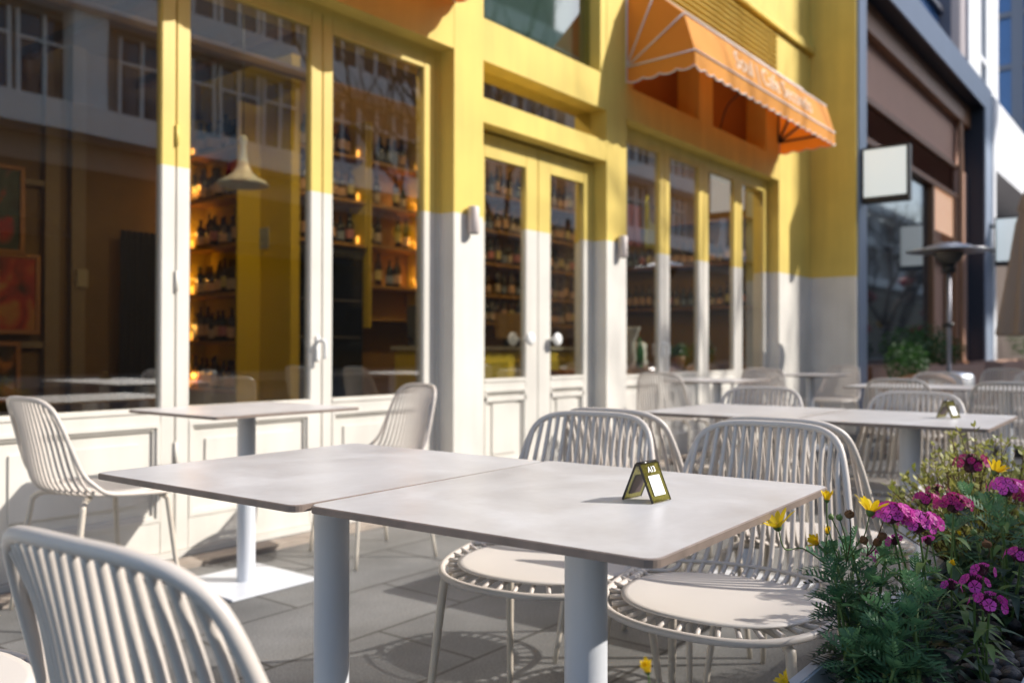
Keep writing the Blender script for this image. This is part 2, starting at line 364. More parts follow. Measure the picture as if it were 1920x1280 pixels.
def leaf(x0, x1, zb, zt, g0, g1, gb, gt, name='folding_window', handle=None, hinge=None, two=False):
    """one glazed leaf: frame between x0..x1, glass g0..g1 x gb..gt, raised panel beneath"""
    m = MB(); yf, yb = YF, YF+.05
    x0 += .003; x1 -= .003
    m.bevbox(x0, g0, yf, yb, zb, zt, .004); m.bevbox(g1, x1, yf, yb, zb, zt, .004)
    m.box(g0, g1, yf+.001, yb-.001, gt, zt-.002); m.box(g0, g1, yf+.001, yb-.001, gb-.075, gb)
    # bevelled glazing bead
    m.box(g0, g1, yf-.006, yf+.012, gb-.022, gb-.004)
    m.box(g0, g1, yf+.001, yb-.001, zb+.002, zb+.15)
    # recessed panel with mouldings
    pb, pt = zb+.15, gb-.075
    m.box(g0, g1, yf+.022, yb-.004, pb, pt)
    def ring(a, b, c, d, wd, y0, y1):
        m.box(a, b, y0, y1, d-wd, d); m.box(a, b, y0, y1, c, c+wd); m.box(a, a+wd, y0, y1, c+wd, d-wd); m.box(b-wd, b, y0, y1, c+wd, d-wd)
    ring(g0, g1, pb, pt, .018, yf-.004, yf+.022)
    ring(g0+.018, g1-.018, pb+.018, pt-.018, .014, yf+.008, yf+.0215)
    m.box(g0+.10, g1-.10, yf+.012, yf+.0225, pb+.09, pt-.09)
    if two: m.box(g0, g1, yf-.004, yf+.001, gb-.16, gb-.125)
    fr = m.build(name, FRAMEM, cafe)
    p = MB(); p.box(g0+.001, g1-.001, yf+.022, yf+.028, gb+.001, gt-.001)
    p.build('glass_pane', GLASS, fr)
    if hinge:
        for z in hinge:
            h = MB(); h.tube([(x1+.003, yf-.007, z-.05), (x1+.003, yf-.007, z+.05)], .008, 8); h.build('hinge', FRAMEM, fr)
    if handle == 'lever':
        h = MB(); xx = x1-.03
        h.bevbox(xx-.016, xx+.016, yf-.012, yf, .93, 1.07, .004); h.tube(catmull([(xx, yf-.01, 1.04), (xx, yf-.05, 1.04), (xx+.01, yf-.055, 1.02), (xx+.01, yf-.055, .94)], 4), .010, 8)
        h.build('handle', PURE, fr)
    return fr
gz = .717; gt = 2.785; zt = 2.877
leaf(-1.40, -.46, .03, zt, -1.31, -.55, gz, gt); leaf(-.46, .47, .03, zt, -.37, .38, gz, gt, hinge=(.5, 1.9))
leaf(.47, 1.40, .03, zt, .56, 1.31, gz, gt)
leaf(1.40, 2.33, .03, zt, 1.49, 2.255, gz, gt, hinge=(1.32, 2.02, .5))
leaf(2.33, 3.225, .03, zt, 2.405, 3.143, gz, gt, handle='lever')
leaf(3.225, 4.154, .03, zt, 3.30, 4.045, gz, gt)
gz2 = .775
leaf(6.36, 7.24, .03, zt, 6.44, 7.14, gz2, gt, handle='lever'); leaf(7.24, 8.05, .03, zt, 7.34, 7.94, gz2, gt)
leaf(8.05, 8.885, .03, zt, 8.16, 8.78, gz2, gt); leaf(8.885, 9.70, .03, zt, 8.99, 9.59, gz2, gt, hinge=(2.5,))
d1 = leaf(4.50, 5.268, .02, 2.484, 4.65, 5.12, .79, 2.323, name='door', two=True)
d2 = leaf(5.268, 6.03, .02, 2.484, 5.43, 5.886, .79, 2.323, name='door', two=True)
for dr, x in ((d1, 5.10), (d2, 5.44)):
    for sgn in (-1, 1):
        h = MB(); prof = [(0.0, 0), (.026, .0), (.045, .006), (.05, .018), (.042, .03), (.02, .036), (0, .037)]
        y = YF-.075 if sgn < 0 else YF+.05+.035
        vs = MB(); vs.lathe(prof, 20)
        for v in vs.v: h.v.append((x+v[0], y+v[2], 1.07+v[1]))
        h.f = vs.f; h.m = vs.m; h.sm = vs.sm
        if sgn < 0: h.tube([(x, YF-.05, 1.07), (x, YF+.002, 1.07)], .012, 8)
        else: h.tube([(x, YF+.05, 1.07), (x, YF+.09, 1.07)], .012, 8)
        h.build('handle', PURE, dr)
m = MB()
# window surrounds behind header (fill between header and leaf head) and upper panes
m.box(-1.45, 4.19, YF+.052, 4.05, 2.80, 2.916); m.box(6.34, 9.72, YF+.052, 4.05, 2.80, 2.916); m.box(4.48, 6.03, YF+.052, 4.05, 2.44, 2.506)
m.box(4.154, 4.19, YF-.004, 4.04, 0, 2.915); m.box(9.70, 9.72, YF-.004, 4.04, 0, 2.915); m.box(6.34, 6.36, YF-.004, 4.04, 0, 2.915)
m.box(-1.45, 4.154, YF+.004, YF+.04, zt, 2.9155); m.box(6.36, 9.70, YF+.004, YF+.04, zt, 2.9155)
m.box(-1.45, 4.154, YF-.02, YF+.05, .0, .029); m.box(6.36, 9.70, YF-.02, YF+.05, .0, .029)
m.build('window_surround', FRAMEM, cafe)
m = MB(); m.box(4.48, 6.03, YF+.03, YF+.036, 2.671, 2.916); m.build('transom_pane', GLASS, cafe)
m = MB(); m.box(4.50, 6.0, YF-.02, YF-.014, 3.201, 4.499); m.build('upper_window', glass_mat('frosted_upper_glass', 2.4, (0.55, 0.62, 0.58), 0.03), cafe)
m = MB(); m.box(4.49, 6.02, YF+.06, YF+.07, 3.205, 4.495); m.build('pane_backing', mat('pane_backing_grey', (.42, .50, .46), .8), cafe)  # added panel that keeps the frosted pane from looking dark
m = MB(); m.box(5.94, 6.029, YP+.004, YF+.03, 3.201, 4.499); m.build('upper_frame', WALLM, cafe)
for a, b in ((6.45, 7.70), (8.0, 9.35)):
    m = MB(); m.box(a, b, 3.97, 3.976, 3.185, 3.949); m.build('transom_shade_sheet', mat('transom_shade_brown', (.20, .085, .03), .35, var=.3, scale=2), cafe)  # opaque brown sheet, dimness of the transom glass put into its colour
# room behind the glass
m = MB(); m.box(-2, 11, 4.05, 12, -.05, .012); m.build('room_floor', FLOORIN, cafe)
m = MB(); m.box(-2, 11, 4.06, 12, 3.6, 3.66); m.build('room_ceiling', mat('room_ceiling', (0.22, 0.17, 0.10), .8), cafe)
m = MB(); m.box(-2.1, 4.9, 7.7, 7.8, .013, 3.6); m.box(-2.1, -2.0, 4.06, 7.8, .013, 3.6); m.build('room_back_wall', DKROOM, cafe)
m = MB(); m.box(4.905, 5.0, 6.3, 7.7, .013, 3.6); m.build('yellow_partition', YEL, cafe)
m = MB(); m.box(5.0, 10.9, 6.62, 6.7, .013, 3.6); m.box(10.9, 11.0, 4.31, 6.62, .013, 3.6); m.build('bar_back_wall', mat('bar_wall', (0.30, 0.16, 0.03), .6, var=.15), cafe)
m = MB()
for x in (3.4, 3.62): m.box(x, x+.12, 7.62, 7.7, .013, 3.6)
for z in (1.0, 2.35): m.box(-2, 3.4, 7.64, 7.7, z, z+.05)
m.build('wall_trim', mat('room_trim', (0.22, 0.17, 0.13), .6), cafe)
m = MB()
for y in (5.0, 6.0): m.box(2.5, 4.9, y, y+.08, 3.3, 3.38)
for x in (3.2, 4.2): m.box(x, x+.08, 4.4, 7.6, 3.38, 3.46)
m.build('ceiling_beam', DKROOM, cafe)

# ------------------------------------------------------------ shelves, bottles
def shelf_unit(label, x0, x1, y0, y1, zs, z_bot, z_top, axis, led_end, side=True):
    t = thing('bottle_shelf', label, 'shelf', ((x0+x1)/2, (y0+y1)/2, 0)); ox, oy = (x0+x1)/2, (y0+y1)/2
    for z in zs:
        m = MB(); m.bevbox(x0-ox, x1-ox, y0-oy, y1-oy, z-.03, z, .003); m.build('shelf_board', SHELFW, t)
    m = MB()
    if axis == 'y':
        m.box(x0-ox, x1-ox, y1-oy, y1-oy+.025, z_bot, z_top); m.box(x0-ox, x1-ox, y0-oy-.025, y0-oy, z_bot, z_top)
    else:
        m.box(x0-ox-.025, x0-ox, y0-oy, y1-oy, z_bot, z_top); m.box(x1-ox, x1-ox+.025, y0-oy, y1-oy, z_bot, z_top)
    m.build('side_panel', YEL, t)
    for z in zs:
        m = MB()
        if axis == 'y': m.tube([(x0-ox+.10, y1-oy-.012, z+.02), (x0-ox+.10, y1-oy-.012, z+.09)], .010, 6)
        elif led_end > 0: m.tube([(x1-ox-.012, y0-oy+.10, z+.02), (x1-ox-.012, y0-oy+.10, z+.09)], .010, 6)
        else: m.tube([(x0-ox+.012, y0-oy+.10, z+.02), (x0-ox+.012, y0-oy+.10, z+.09)], .010, 6)
        m.build('led_lamp', LED, t)
    return t
bcols = [(0.012, 0.02, 0.012), (0.03, 0.008, 0.008), (0.02, 0.012, 0.008), (0.01, 0.014, 0.02), (0.05, 0.03, 0.01)]
lcols = [(0.62, 0.40, 0.25), (0.55, 0.45, 0.35), (0.5, 0.2, 0.2), (0.25, 0.30, 0.4), (0.6, 0.5, 0.2), (0.65, 0.42, 0.28)]
BM = [mat('bottle_glass_%d' % i, c, 0.12, spec=0.8, var=0) for i, c in enumerate(bcols)]
LM = [mat('bottle_label_%d' % i, c, 0.6, var=.1) for i, c in enumerate(lcols)]
bprotos = []
for i in range(9):
    r = .036+.004*(i % 3); h = .27+.02*(i % 4)
    m = MB(); m.lathe([(0, 0), (r, 0), (r, .62*h), (r*.85, .70*h), (r*.38, .78*h), (r*.34, .97*h), (r*.4, .975*h), (r*.4, h), (0, h)], 12)
    a = m.mesh('bottle', BM[(i*2) % 5])
    m = MB(); l0 = .12*h+.02*(i % 2); m.lathe([(r+.001, l0), (r+.001, l0+.3*h)], 12); b = m.mesh('label', LM[(i*5+1) % 6])
    bprotos.append((a, b))
nb = 0
def bottle(x, y, z, label, group):
    global nb
    a, b = bprotos[rnd.randrange(9)]; nb += 1
    o = bpy.data.objects.new('wine_bottle', a); COL.objects.link(o); o.location = (x, y, z); o.rotation_euler = (0, 0, rnd.random()*6)
    tag(o, label, 'bottle', group)
    c = bpy.data.objects.new('paper_label', b); COL.objects.link(c); c.parent = o
# side tower, shelves run away from the street (seen through the middle-left leaf)
zs = [.62, 1.06, 1.50, 1.94, 2.38, 2.82]
shelf_unit('tall amber lit bottle shelf beside the yellow partition, seen through the left folding window', 4.66, 4.90, 6.76, 7.62, zs, .3, 3.2, 'y', 1)
for z in zs:
    y = 6.84
    while y < 7.56:
        if rnd.random() < .96: bottle(4.74+rnd.random()*.05, y, z, 'wine bottle on the tall amber lit shelf left of the yellow partition', 'bottles on the tall side shelf')
        y += .070+rnd.random()*.012
zs = [2.0, 2.42, 2.84]
shelf_unit('short yellow bottle shelf above the black fridge behind the bar', 5.02, 5.84, 6.36, 6.6, zs, 1.98, 3.2, 'x', 1)
for z in zs:
    x = 5.09
    while x < 5.75:
        bottle(x, 6.43+rnd.random()*.05, z, 'wine bottle on the yellow shelf above the black fridge', 'bottles above the fridge'); x += .088+rnd.random()*.03
zs = [1.30, 1.62, 2.02, 2.42, 2.84]
shelf_unit('orange glowing bottle shelf right of the black fridge, seen through the rightmost left-bay leaf', 5.92, 6.66, 6.36, 6.6, zs, 1.2, 3.2, 'x', 1)
for z in zs[1:]:
    x = 5.99
    while x < 6.58:
        if rnd.random() < .8: bottle(x, 6.43+rnd.random()*.05, z, 'wine bottle on the orange glowing shelf right of the fridge', 'bottles right of the fridge')
        x += .10+rnd.random()*.04
zs = [1.30, 1.62, 1.98, 2.36, 2.78]
shelf_unit('wide bottle shelf filling the wall behind the counter, seen through the doors', 6.72, 10.3, 6.36, 6.6, zs, 1.2, 3.2, 'x', -1)
for z in zs:
    x = 6.80
    while x < 10.25:
        bottle(x, 6.43+rnd.random()*.05, z, 'wine bottle on the wide shelf behind the counter, seen through the doors', 'bottles behind the doors'); x += .115+rnd.random()*.035
# fridge
t = thing('drinks_fridge', 'tall black glass drinks fridge in the yellow bar wall', 'fridge', (5.43, 6.5, 0))
m = MB(); m.bevbox(-.42, .42, -.10, .1, .35, 1.94, .006); m.build('cabinet', BLACK, t)
for a, b in ((-.40, -.005), (.005, .40)):
    m = MB(); m.box(a, b, -.112, -.102, .40, 1.86); m.build('glass_door', FRIDGE, t)
m = MB(); m.ball((-.12, -.115, 1.88), .011, 8, 6); m.build('blue_light', mat('blue_led', (0, 0, 1), .5, emit=(0.05, 0.05, 1), estr=6), t)
m = MB()
for z in (.75, 1.1, 1.45): m.box(-.39, .39, -.114, -.1125, z, z+.008)
m.build('inner_shelf', GREYF, t)
m = MB(); m.bevbox(5.0, 5.9, 6.25, 6.6, .013, .34, .01)
m.build('fridge_plinth', YEL, label='yellow low plinth under the black drinks fridge', cat='plinth')
# counter
t = thing('bar_counter', 'yellow panelled bar counter with pale top behind the doors', 'counter', (7.2, 5.95, 0))
m = MB(); m.bevbox(-1.15, 1.5, -.22, .22, .013, .98, .008); m.build('counter_front', YEL, t)
m = MB()
for x in (-.9, -.35, .2, .75): m.box(x, x+.42, -.228, -.2205, .15, .86)
m.build('front_panel', mat('counter_panel', (0.40, 0.30, 0.02), .4), t)
m = MB(); m.bevbox(-1.19, 1.54, -.26, .24, .982, 1.02, .006); m.build('countertop', mat('pale_counter', (.5, .48, .4), .3), t)
t = thing('coffee_machine', 'grey espresso machine on the bar counter near the left end', 'machine', (6.4, 5.95, 1.021))
m = MB(); m.bevbox(-.22, .22, -.2, .2, .06, .40, .02); m.build('body', mat('machine_grey', (.10, .10, .11), .3), t)
m = MB(); m.bevbox(-.2, .2, -.18, .18, 0, .055, .01); m.build('drip_tray', STEEL, t)
m = MB(); m.box(-.10, .10, -.204, -.2005, .28, .36); m.build('display', mat('machine_screen', (.3, .4, .5), .2, emit=(.4, .6, .9), estr=.6), t)
for x in (-.1, .1):
    m = MB(); m.tube([(x, -.15, .06), (x, -.27, .2)], .012, 8); m.build('group_handle', BLACK, t)
t = thing('menu_screen', 'ochre backed cash screen on the counter behind the left door', 'screen', (7.55, 5.9, 1.021))
m = MB(); m.bevbox(-.25, .25, -.02, .02, .08, .36, .008); m.build('screen_back', mat('screen_ochre', (.32, .20, .06), .4), t)
m = MB(); m.bevbox(-.08, .08, -.05, .05, 0, .08, .005); m.build('foot', BLACK, t)
def led_and_fill_light(x, y, z, e, col=(1.0, .62, .25), r=.06):
    l = bpy.data.lights.new('interior_led_and_fill_light', 'POINT'); l.energy = e; l.color = col; l.shadow_soft_size = r
    o = bpy.data.objects.new('interior_led_and_fill_light', l); COL.objects.link(o); o.location = (x, y, z)
for i, (x, y) in enumerate(((2.0, 4.6), (3.3, 4.6), (4.4, 4.6), (7.9, 4.6), (8.8, 4.6), (9.8, 4.5))):  # lamps added out of sight above the glass to brighten the room
    t = thing('fill_lamp', 'round unseen fill lamp added to the dim room, number %s along the glass front' % ['one', 'two', 'three', 'four', 'five', 'six'][i], 'lamp', (x, y, 3.5)); m = MB(); m.lathe([(0, .09), (.09, .09), (.10, 0), (.08, 0), (.075, .05), (0, .05)], 20); m.build('housing', BLACK, t)
    m = MB(); m.lathe([(0, .02), (.07, .02)], 16); m.build('diffuser', mat('fill_lamp_diffuser', (1, .8, .5), .5, emit=(1, .7, .4), estr=6), t)
    led_and_fill_light(x, y, 3.42, (7, 30, 36, 24, 12, 9)[i], (1.0, .76, .42))
for z in (.75, 1.2, 1.64, 2.08, 2.52): led_and_fill_light(4.70, 7.50, z, 1.3, (1, .45, .08), .02)
for z in (1.7, 2.1, 2.5): led_and_fill_light(6.55, 6.40, z, 1.2, (1, .45, .08), .02)
# pendant lamp
t = thing('pendant_lamp', 'white fluted glass pendant lamp hanging behind the middle-left leaf', 'lamp', (3.50, 5.0, 2.08))
m = MB(); m.tube([(0, 0, .32), (0, 0, 1.5)], .004, 6); m.build('cord', BLACK, t)
m = MB(); m.lathe([(.018, .33), (.026, .30), (.016, .26), (.022, .20), (.036, .14), (.06, .09), (.10, .05), (.15, .025), (.165, .0), (.15, -.004), (.075, .05), (.04, .12), (.02, .2)], 48, wob=lambda th, r, z: 1+(.045*math.cos(12*th) if r > .07 else 0))
m.build('lamp_shade', mat('opal_glass', (.74, .80, .88), .25, var=.03), t)
m = MB(); m.bevbox(-.011, .13, -.004, .004, 0, .19, .001)
p = m.build('wall_notice', mat('notice_paper', (.30, .34, .42), .6, var=.5, scale=18), label='small printed notice pinned to the yellow partition end', cat='notice')
p.location = (4.897, 6.62, 1.90); p.rotation_euler = (0, 0, R_(90))
def painting(x, z, wd, h, cols, label, y=7.61):
    t = thing('framed_painting', label, 'painting', (x, y, z))
    m = MB(); b = .035
    m.box(-wd/2, wd/2, -.02, .02, h/2-b, h/2); m.box(-wd/2, wd/2, -.02, .02, -h/2, -h/2+b); m.box(-wd/2, -wd/2+b, -.02, .02, -h/2+b, h/2-b); m.box(wd/2-b, wd/2, -.02, .02, -h/2+b, h/2-b)
    m.build('frame', WOOD, t)
    mm, tt, bb = newmat('painting_canvas'); n = tt.nodes.new('ShaderNodeTexNoise'); n.inputs['Scale'].default_value = 2.4; n.inputs['Detail'].default_value = 3; n.inputs['Distortion'].default_value = 1.5
    tc = tt.nodes.new('ShaderNodeTexCoord'); tt.links.new(tc.outputs['Object'], n.inputs[0])
    cr = tt.nodes.new('ShaderNodeValToRGB'); cr.color_ramp.elements[0].position = .36; cr.color_ramp.elements[0].color = cols[0]+(1,); cr.color_ramp.elements[1].position = .62; cr.color_ramp.elements[1].color = cols[2]+(1,)
    e = cr.color_ramp.elements.new(.5); e.color = cols[1]+(1,)
    tt.links.new(n.outputs[0], cr.inputs[0]); tt.links.new(cr.outputs[0], bb.inputs['Base Color'])
    m = MB(); m.box(-wd/2+b, wd/2-b, -.005, .015, -h/2+b, h/2-b); m.build('canvas', mm, t)
painting(2.75, 2.12, .95, .72, [(.01, .01, .015), (.02, .05, .06), (.30, .02, .04)], 'dark red and teal abstract painting, upper one behind the far left glass')
painting(2.80, 1.44, 1.1, .66, [(.03, .01, .01), (.35, .03, .02), (.35, .16, .04)], 'orange and crimson abstract painting, lower one behind the far left glass')
painting(2.85, .80, .7, .50, [(.01, .01, .01), (.06, .03, .01), (.40, .15, .03)], 'small near-black painting with orange spots under the other two')
m = MB(); m.bevbox(-.05, .05, -.01, .01, -.08, .08, .006); o = m.build('wall_switch', mat('switch_plate', (.35, .31, .24), .5), label='pale switch plate on the trim behind the far left glass', cat='switch'); o.location = (3.70, 7.60, 1.60)
# hanging curtain figure shape behind leaf A
m = MB()
for i in range(60):
    pass
pts = [(math.sin(i*.9)*.03, i*.008) for i in range(60)]
vs = []; 
for i, (a, b) in enumerate(pts):
    vs += [(b-.24, a, 0), (b-.24, a*.5, 1.5)]
m.add(vs, [(2*i, 2*i+2, 2*i+3, 2*i+1) for i in range(59)], 0, True)
o = m.build('hanging_coat', mat('navy_cloth', (.035, .035, .05), .9), label='dark cloth hanging on the back wall behind the left glass', cat='cloth'); o.location = (4.25, 7.55, .55)
# things behind the right bay
m = MB(); m.bevbox(6.5, 9.6, 4.35, 4.75, .74, .80, .005); m.box(6.5, 9.6, 4.70, 4.74, .013, .74); m.build('window_shelf', WOOD, label='brown wooden shelf running inside the right folding windows', cat='shelf')
def garment(x, y, z, cm, label, name, shape):
    m = MB(); m.prism(shape, -.012, .012, f=lambda a, b, c: (a, c, b)); o = m.build(name, cm, label=label, cat='cloth'); o.location = (x, y, z); return o
garment(7.97, 4.62, 2.07, mat('pink_cloth', (.60, .22, .28), .9), 'pink trousers hanging behind the first right-bay window', 'hanging_trousers', [(-.12, .42), (.12, .42), (.14, 0), (.03, 0), (0, .3), (-.03, 0), (-.14, 0)])
garment(8.36, 4.60, 2.07, mat('lime_cloth', (.60, .62, .10), .9), 'lime green apron hanging beside the pink trousers', 'hanging_apron', [(-.15, .5), (-.12, .56), (-.08, .3), (0, .24), (.08, .3), (.12, .56), (.15, .5), (.16, 0), (-.16, 0)])
t = thing('hanging_rail', 'thin black rail carrying the pink and lime garments', 'rail', (8.2, 4.62, 2.52)); m = MB(); m.tube([(-.6, 0, 0), (.7, 0, 0)], .01, 8); m.build('rod', BLACK, t)
for x in (-.55, .65):
    m = MB(); m.tube([(x, 0, 0), (x, 0, 1.07)], .005, 6); m.build('hanger_wire', BLACK, t)
zs = [1.55, 2.12, 2.68]
t = thing('wall_rack', 'dark wall shelf of labelled bottles at the room end behind the right bay', 'shelf', (10.75, 5.45, 0))
for z in zs:
    m = MB(); m.bevbox(-.12, .12, -.95, .95, z-.03, z, .004); m.build('shelf_board', WOOD, t)
for z in zs[:2]:
    for k in range(17): bottle(10.72, 4.6+k*.105, z, 'wine bottle on the dark end wall shelf behind the right bay', 'bottles behind the right bay')
m = MB(); m.lathe([(0, 0), (.038, 0), (.04, .16), (.036, .19), (.014, .24), (.013, .31), (0, .312)], 16)
o = m.build('green_bottle', mat('green_glass', (.02, .16, .03), .1, spec=.8), label='single green bottle standing inside the first right-bay window', cat='bottle'); o.location = (7.90, 4.5, .801)
m = MB(); m.lathe([(0, 0), (.10, 0), (.13, .1), (.11, .25), (.16, .38), (.17, .42), (.15, .42), (.1, .25), (0, .2)], 24)
o = m.build('white_vase', PURE, label='tall white vase beside the green bottle inside the right bay', cat='vase'); o.location = (7.74, 4.6, .801)
m = MB(); m.lathe([(0, 0), (.08, 0), (.09, .07), (.07, .09), (.08, .16), (.07, .17), (.08, .24), (.05, .27), (0, .27)], 20)
o = m.build('stacked_bowls', PURE, label='stack of white bowls right of the green bottle inside the window', cat='bowls'); o.location = (8.10, 4.62, .801)
for i, (x, y) in enumerate(((8.85, 4.55), (9.35, 4.5))):
    t = thing('potted_plant', ('green potted plant on the window shelf behind the second right-bay leaf', 'small potted plant on the window shelf behind the fourth right-bay leaf')[i], 'plant', (x, y, .801))
    m = MB(); m.lathe([(0, 0), (.06, 0), (.08, .12), (.07, .12), (0, .10)], 20); m.build('pot', WOOD, t)
    m = MB()
    for k in range(160):
        p = Vector((rnd.gauss(0, .07), rnd.gauss(0, .05), .13+abs(rnd.gauss(0, .07)))); d = Vector((rnd.uniform(-1, 1), rnd.uniform(-1, 1), 1)).normalized()*.04; q = d.cross(Vector((0, 1, 0))).normalized()*.012
        m.add([p-d, p+q, p+d, p-q], [(0, 1, 2, 3)])
    m.build('leaves', LEAF_FAR, t)

# ------------------------------------------------------------ sconces
for x, lab in ((4.335, 'ribbed white wall light between the left windows and the doors'), (6.212, 'ribbed white wall light between the doors and the right windows')):
    t = thing('wall_light', lab, 'lamp', (x, YP-.042, 1.83))
    m = MB(); m.lathe([(0, -.085), (.032, -.085), (.036, -.08), (.036, .085), (.032, .09), (0, .09)], 48, wob=lambda th, r, z: 1+.04*math.cos(16*th)); m.build('shade', mat('ceramic_shade', (.62, .55, .52), .5), t)
    m = MB(); m.box(-.02, .02, .03, .041, -.05, .05); m.build('bracket', GREYF, t)
    m = MB(); m.lathe([(0, -.088), (.03, -.088), (.03, -.0855)], 24); m.build('lens', BLACK, t)

# ------------------------------------------------------------ awnings
def awning(x0, x1, label, text):
    t = thing('awning', label, 'awning', (x0, YP, 3.34)); L = x1-x0; Rr = .62
    tips = [(-.62, .02), (-.525, .33), (-.265, .56), (-.004, .63)]
    segs = int(L/.16)
    m = MB()
    # canopy bands
    for (a, b), (c, d) in zip(tips[:-1], tips[1:]):
        n = 12
        for k in range(n):
            m.add([(L*k/n, a, b), (L*(k+1)/n, a, b), (L*(k+1)/n, c, d), (L*k/n, c, d)], [(0, 1, 2, 3)])
    # side fans
    for X in (0, L):
        for (a, b), (c, d) in zip(tips[:-1], tips[1:]): m.add([(X, 0, 0), (X, a, b), (X, c, d)], [(0, 1, 2)])
        n = 16; vs = []
        for k in range(n+1):
            y = -.62*k/n; sc = .12+.022*abs(math.sin(math.pi*k/4.0)) 
            vs += [(X, y, .02*k/n), (X, y, .02*k/n-sc)]
        m.add(vs, [(2*k, 2*k+2, 2*k+3, 2*k+1) for k in range(n)])
    # front valance with scallops
    n = segs*6; vs = []
    for k in range(n+1):
        sc = .125+.024*abs(math.sin(math.pi*k/6.0)); vs += [(L*k/n, -.62, .02), (L*k/n, -.625-.004*math.sin(k*.3), .02-sc)]
    m.add(vs, [(2*k, 2*k+1, 2*k+3, 2*k+2) for k in range(n)])
    m.build('canopy', ORANGE, t)
    # white piping
    m = MB(); r = .008
    for (a, b) in tips[:3]: m.tube([(0, a-.003, b), (L, a-.003, b)], r, 6)
    for X in (-.004, L+.004):
        for (a, b) in tips: m.tube([(X, 0, 0), (X, a, b)], r*.9, 6)
        m.tube([(X, 0, -.13), (X, 0, .6)], r, 6)
        pts = [(X, -.62*k/16, .02*k/16-(.12+.022*abs(math.sin(math.pi*k/4.0)))) for k in range(17)]; m.tube(pts, .006, 5)
    pts = [(L*k/n, -.626, .02-(.125+.024*abs(math.sin(math.pi*k/6.0)))) for k in range(n+1)]; m.tube(pts, .006, 5)
    m.build('piping', mat('white_piping', (.78, .72, .72), .6), t)
    m = MB()
    for X in (.03, L-.03):
        for (a, b) in tips: m.tube([(X, 0, 0), (X, a*.97, b*.97)], .012, 6)
    for (a, b) in tips[:3]: m.tube([(.03, a*.97, b*.96), (L-.03, a*.97, b*.96)], .012, 6)
    m.tube(catmull([(L*.52, -.45, .35), (L*.55, -.3, .25), (L*.56, -.05, .1), (L*.6, .1, -.1)], 5), .008, 6)
    m.build('support_frame', BLACK, t)
    if text:
        me = text_mesh(text, .225, .0015, .28, 0); me.materials.append(mat('white_lettering', (.80, .60, .42), .7))
        o = bpy.data.objects.new('lettering', me); COL.objects.link(o); o.parent = t
        a = math.atan2(.31, .095)
        o.location = (L*.53, -.5725-.006, .175); o.rotation_euler = (a, 0, 0); o.scale = (1.05, 1.15, 1)
    return t
awning(6.34, 9.73, 'orange scalloped awning with white script over the right folding windows', 'Soul | Cafe Secondo')
awning(-1.2, 4.19, 'orange awning over the left folding windows, only its corner in view', None)

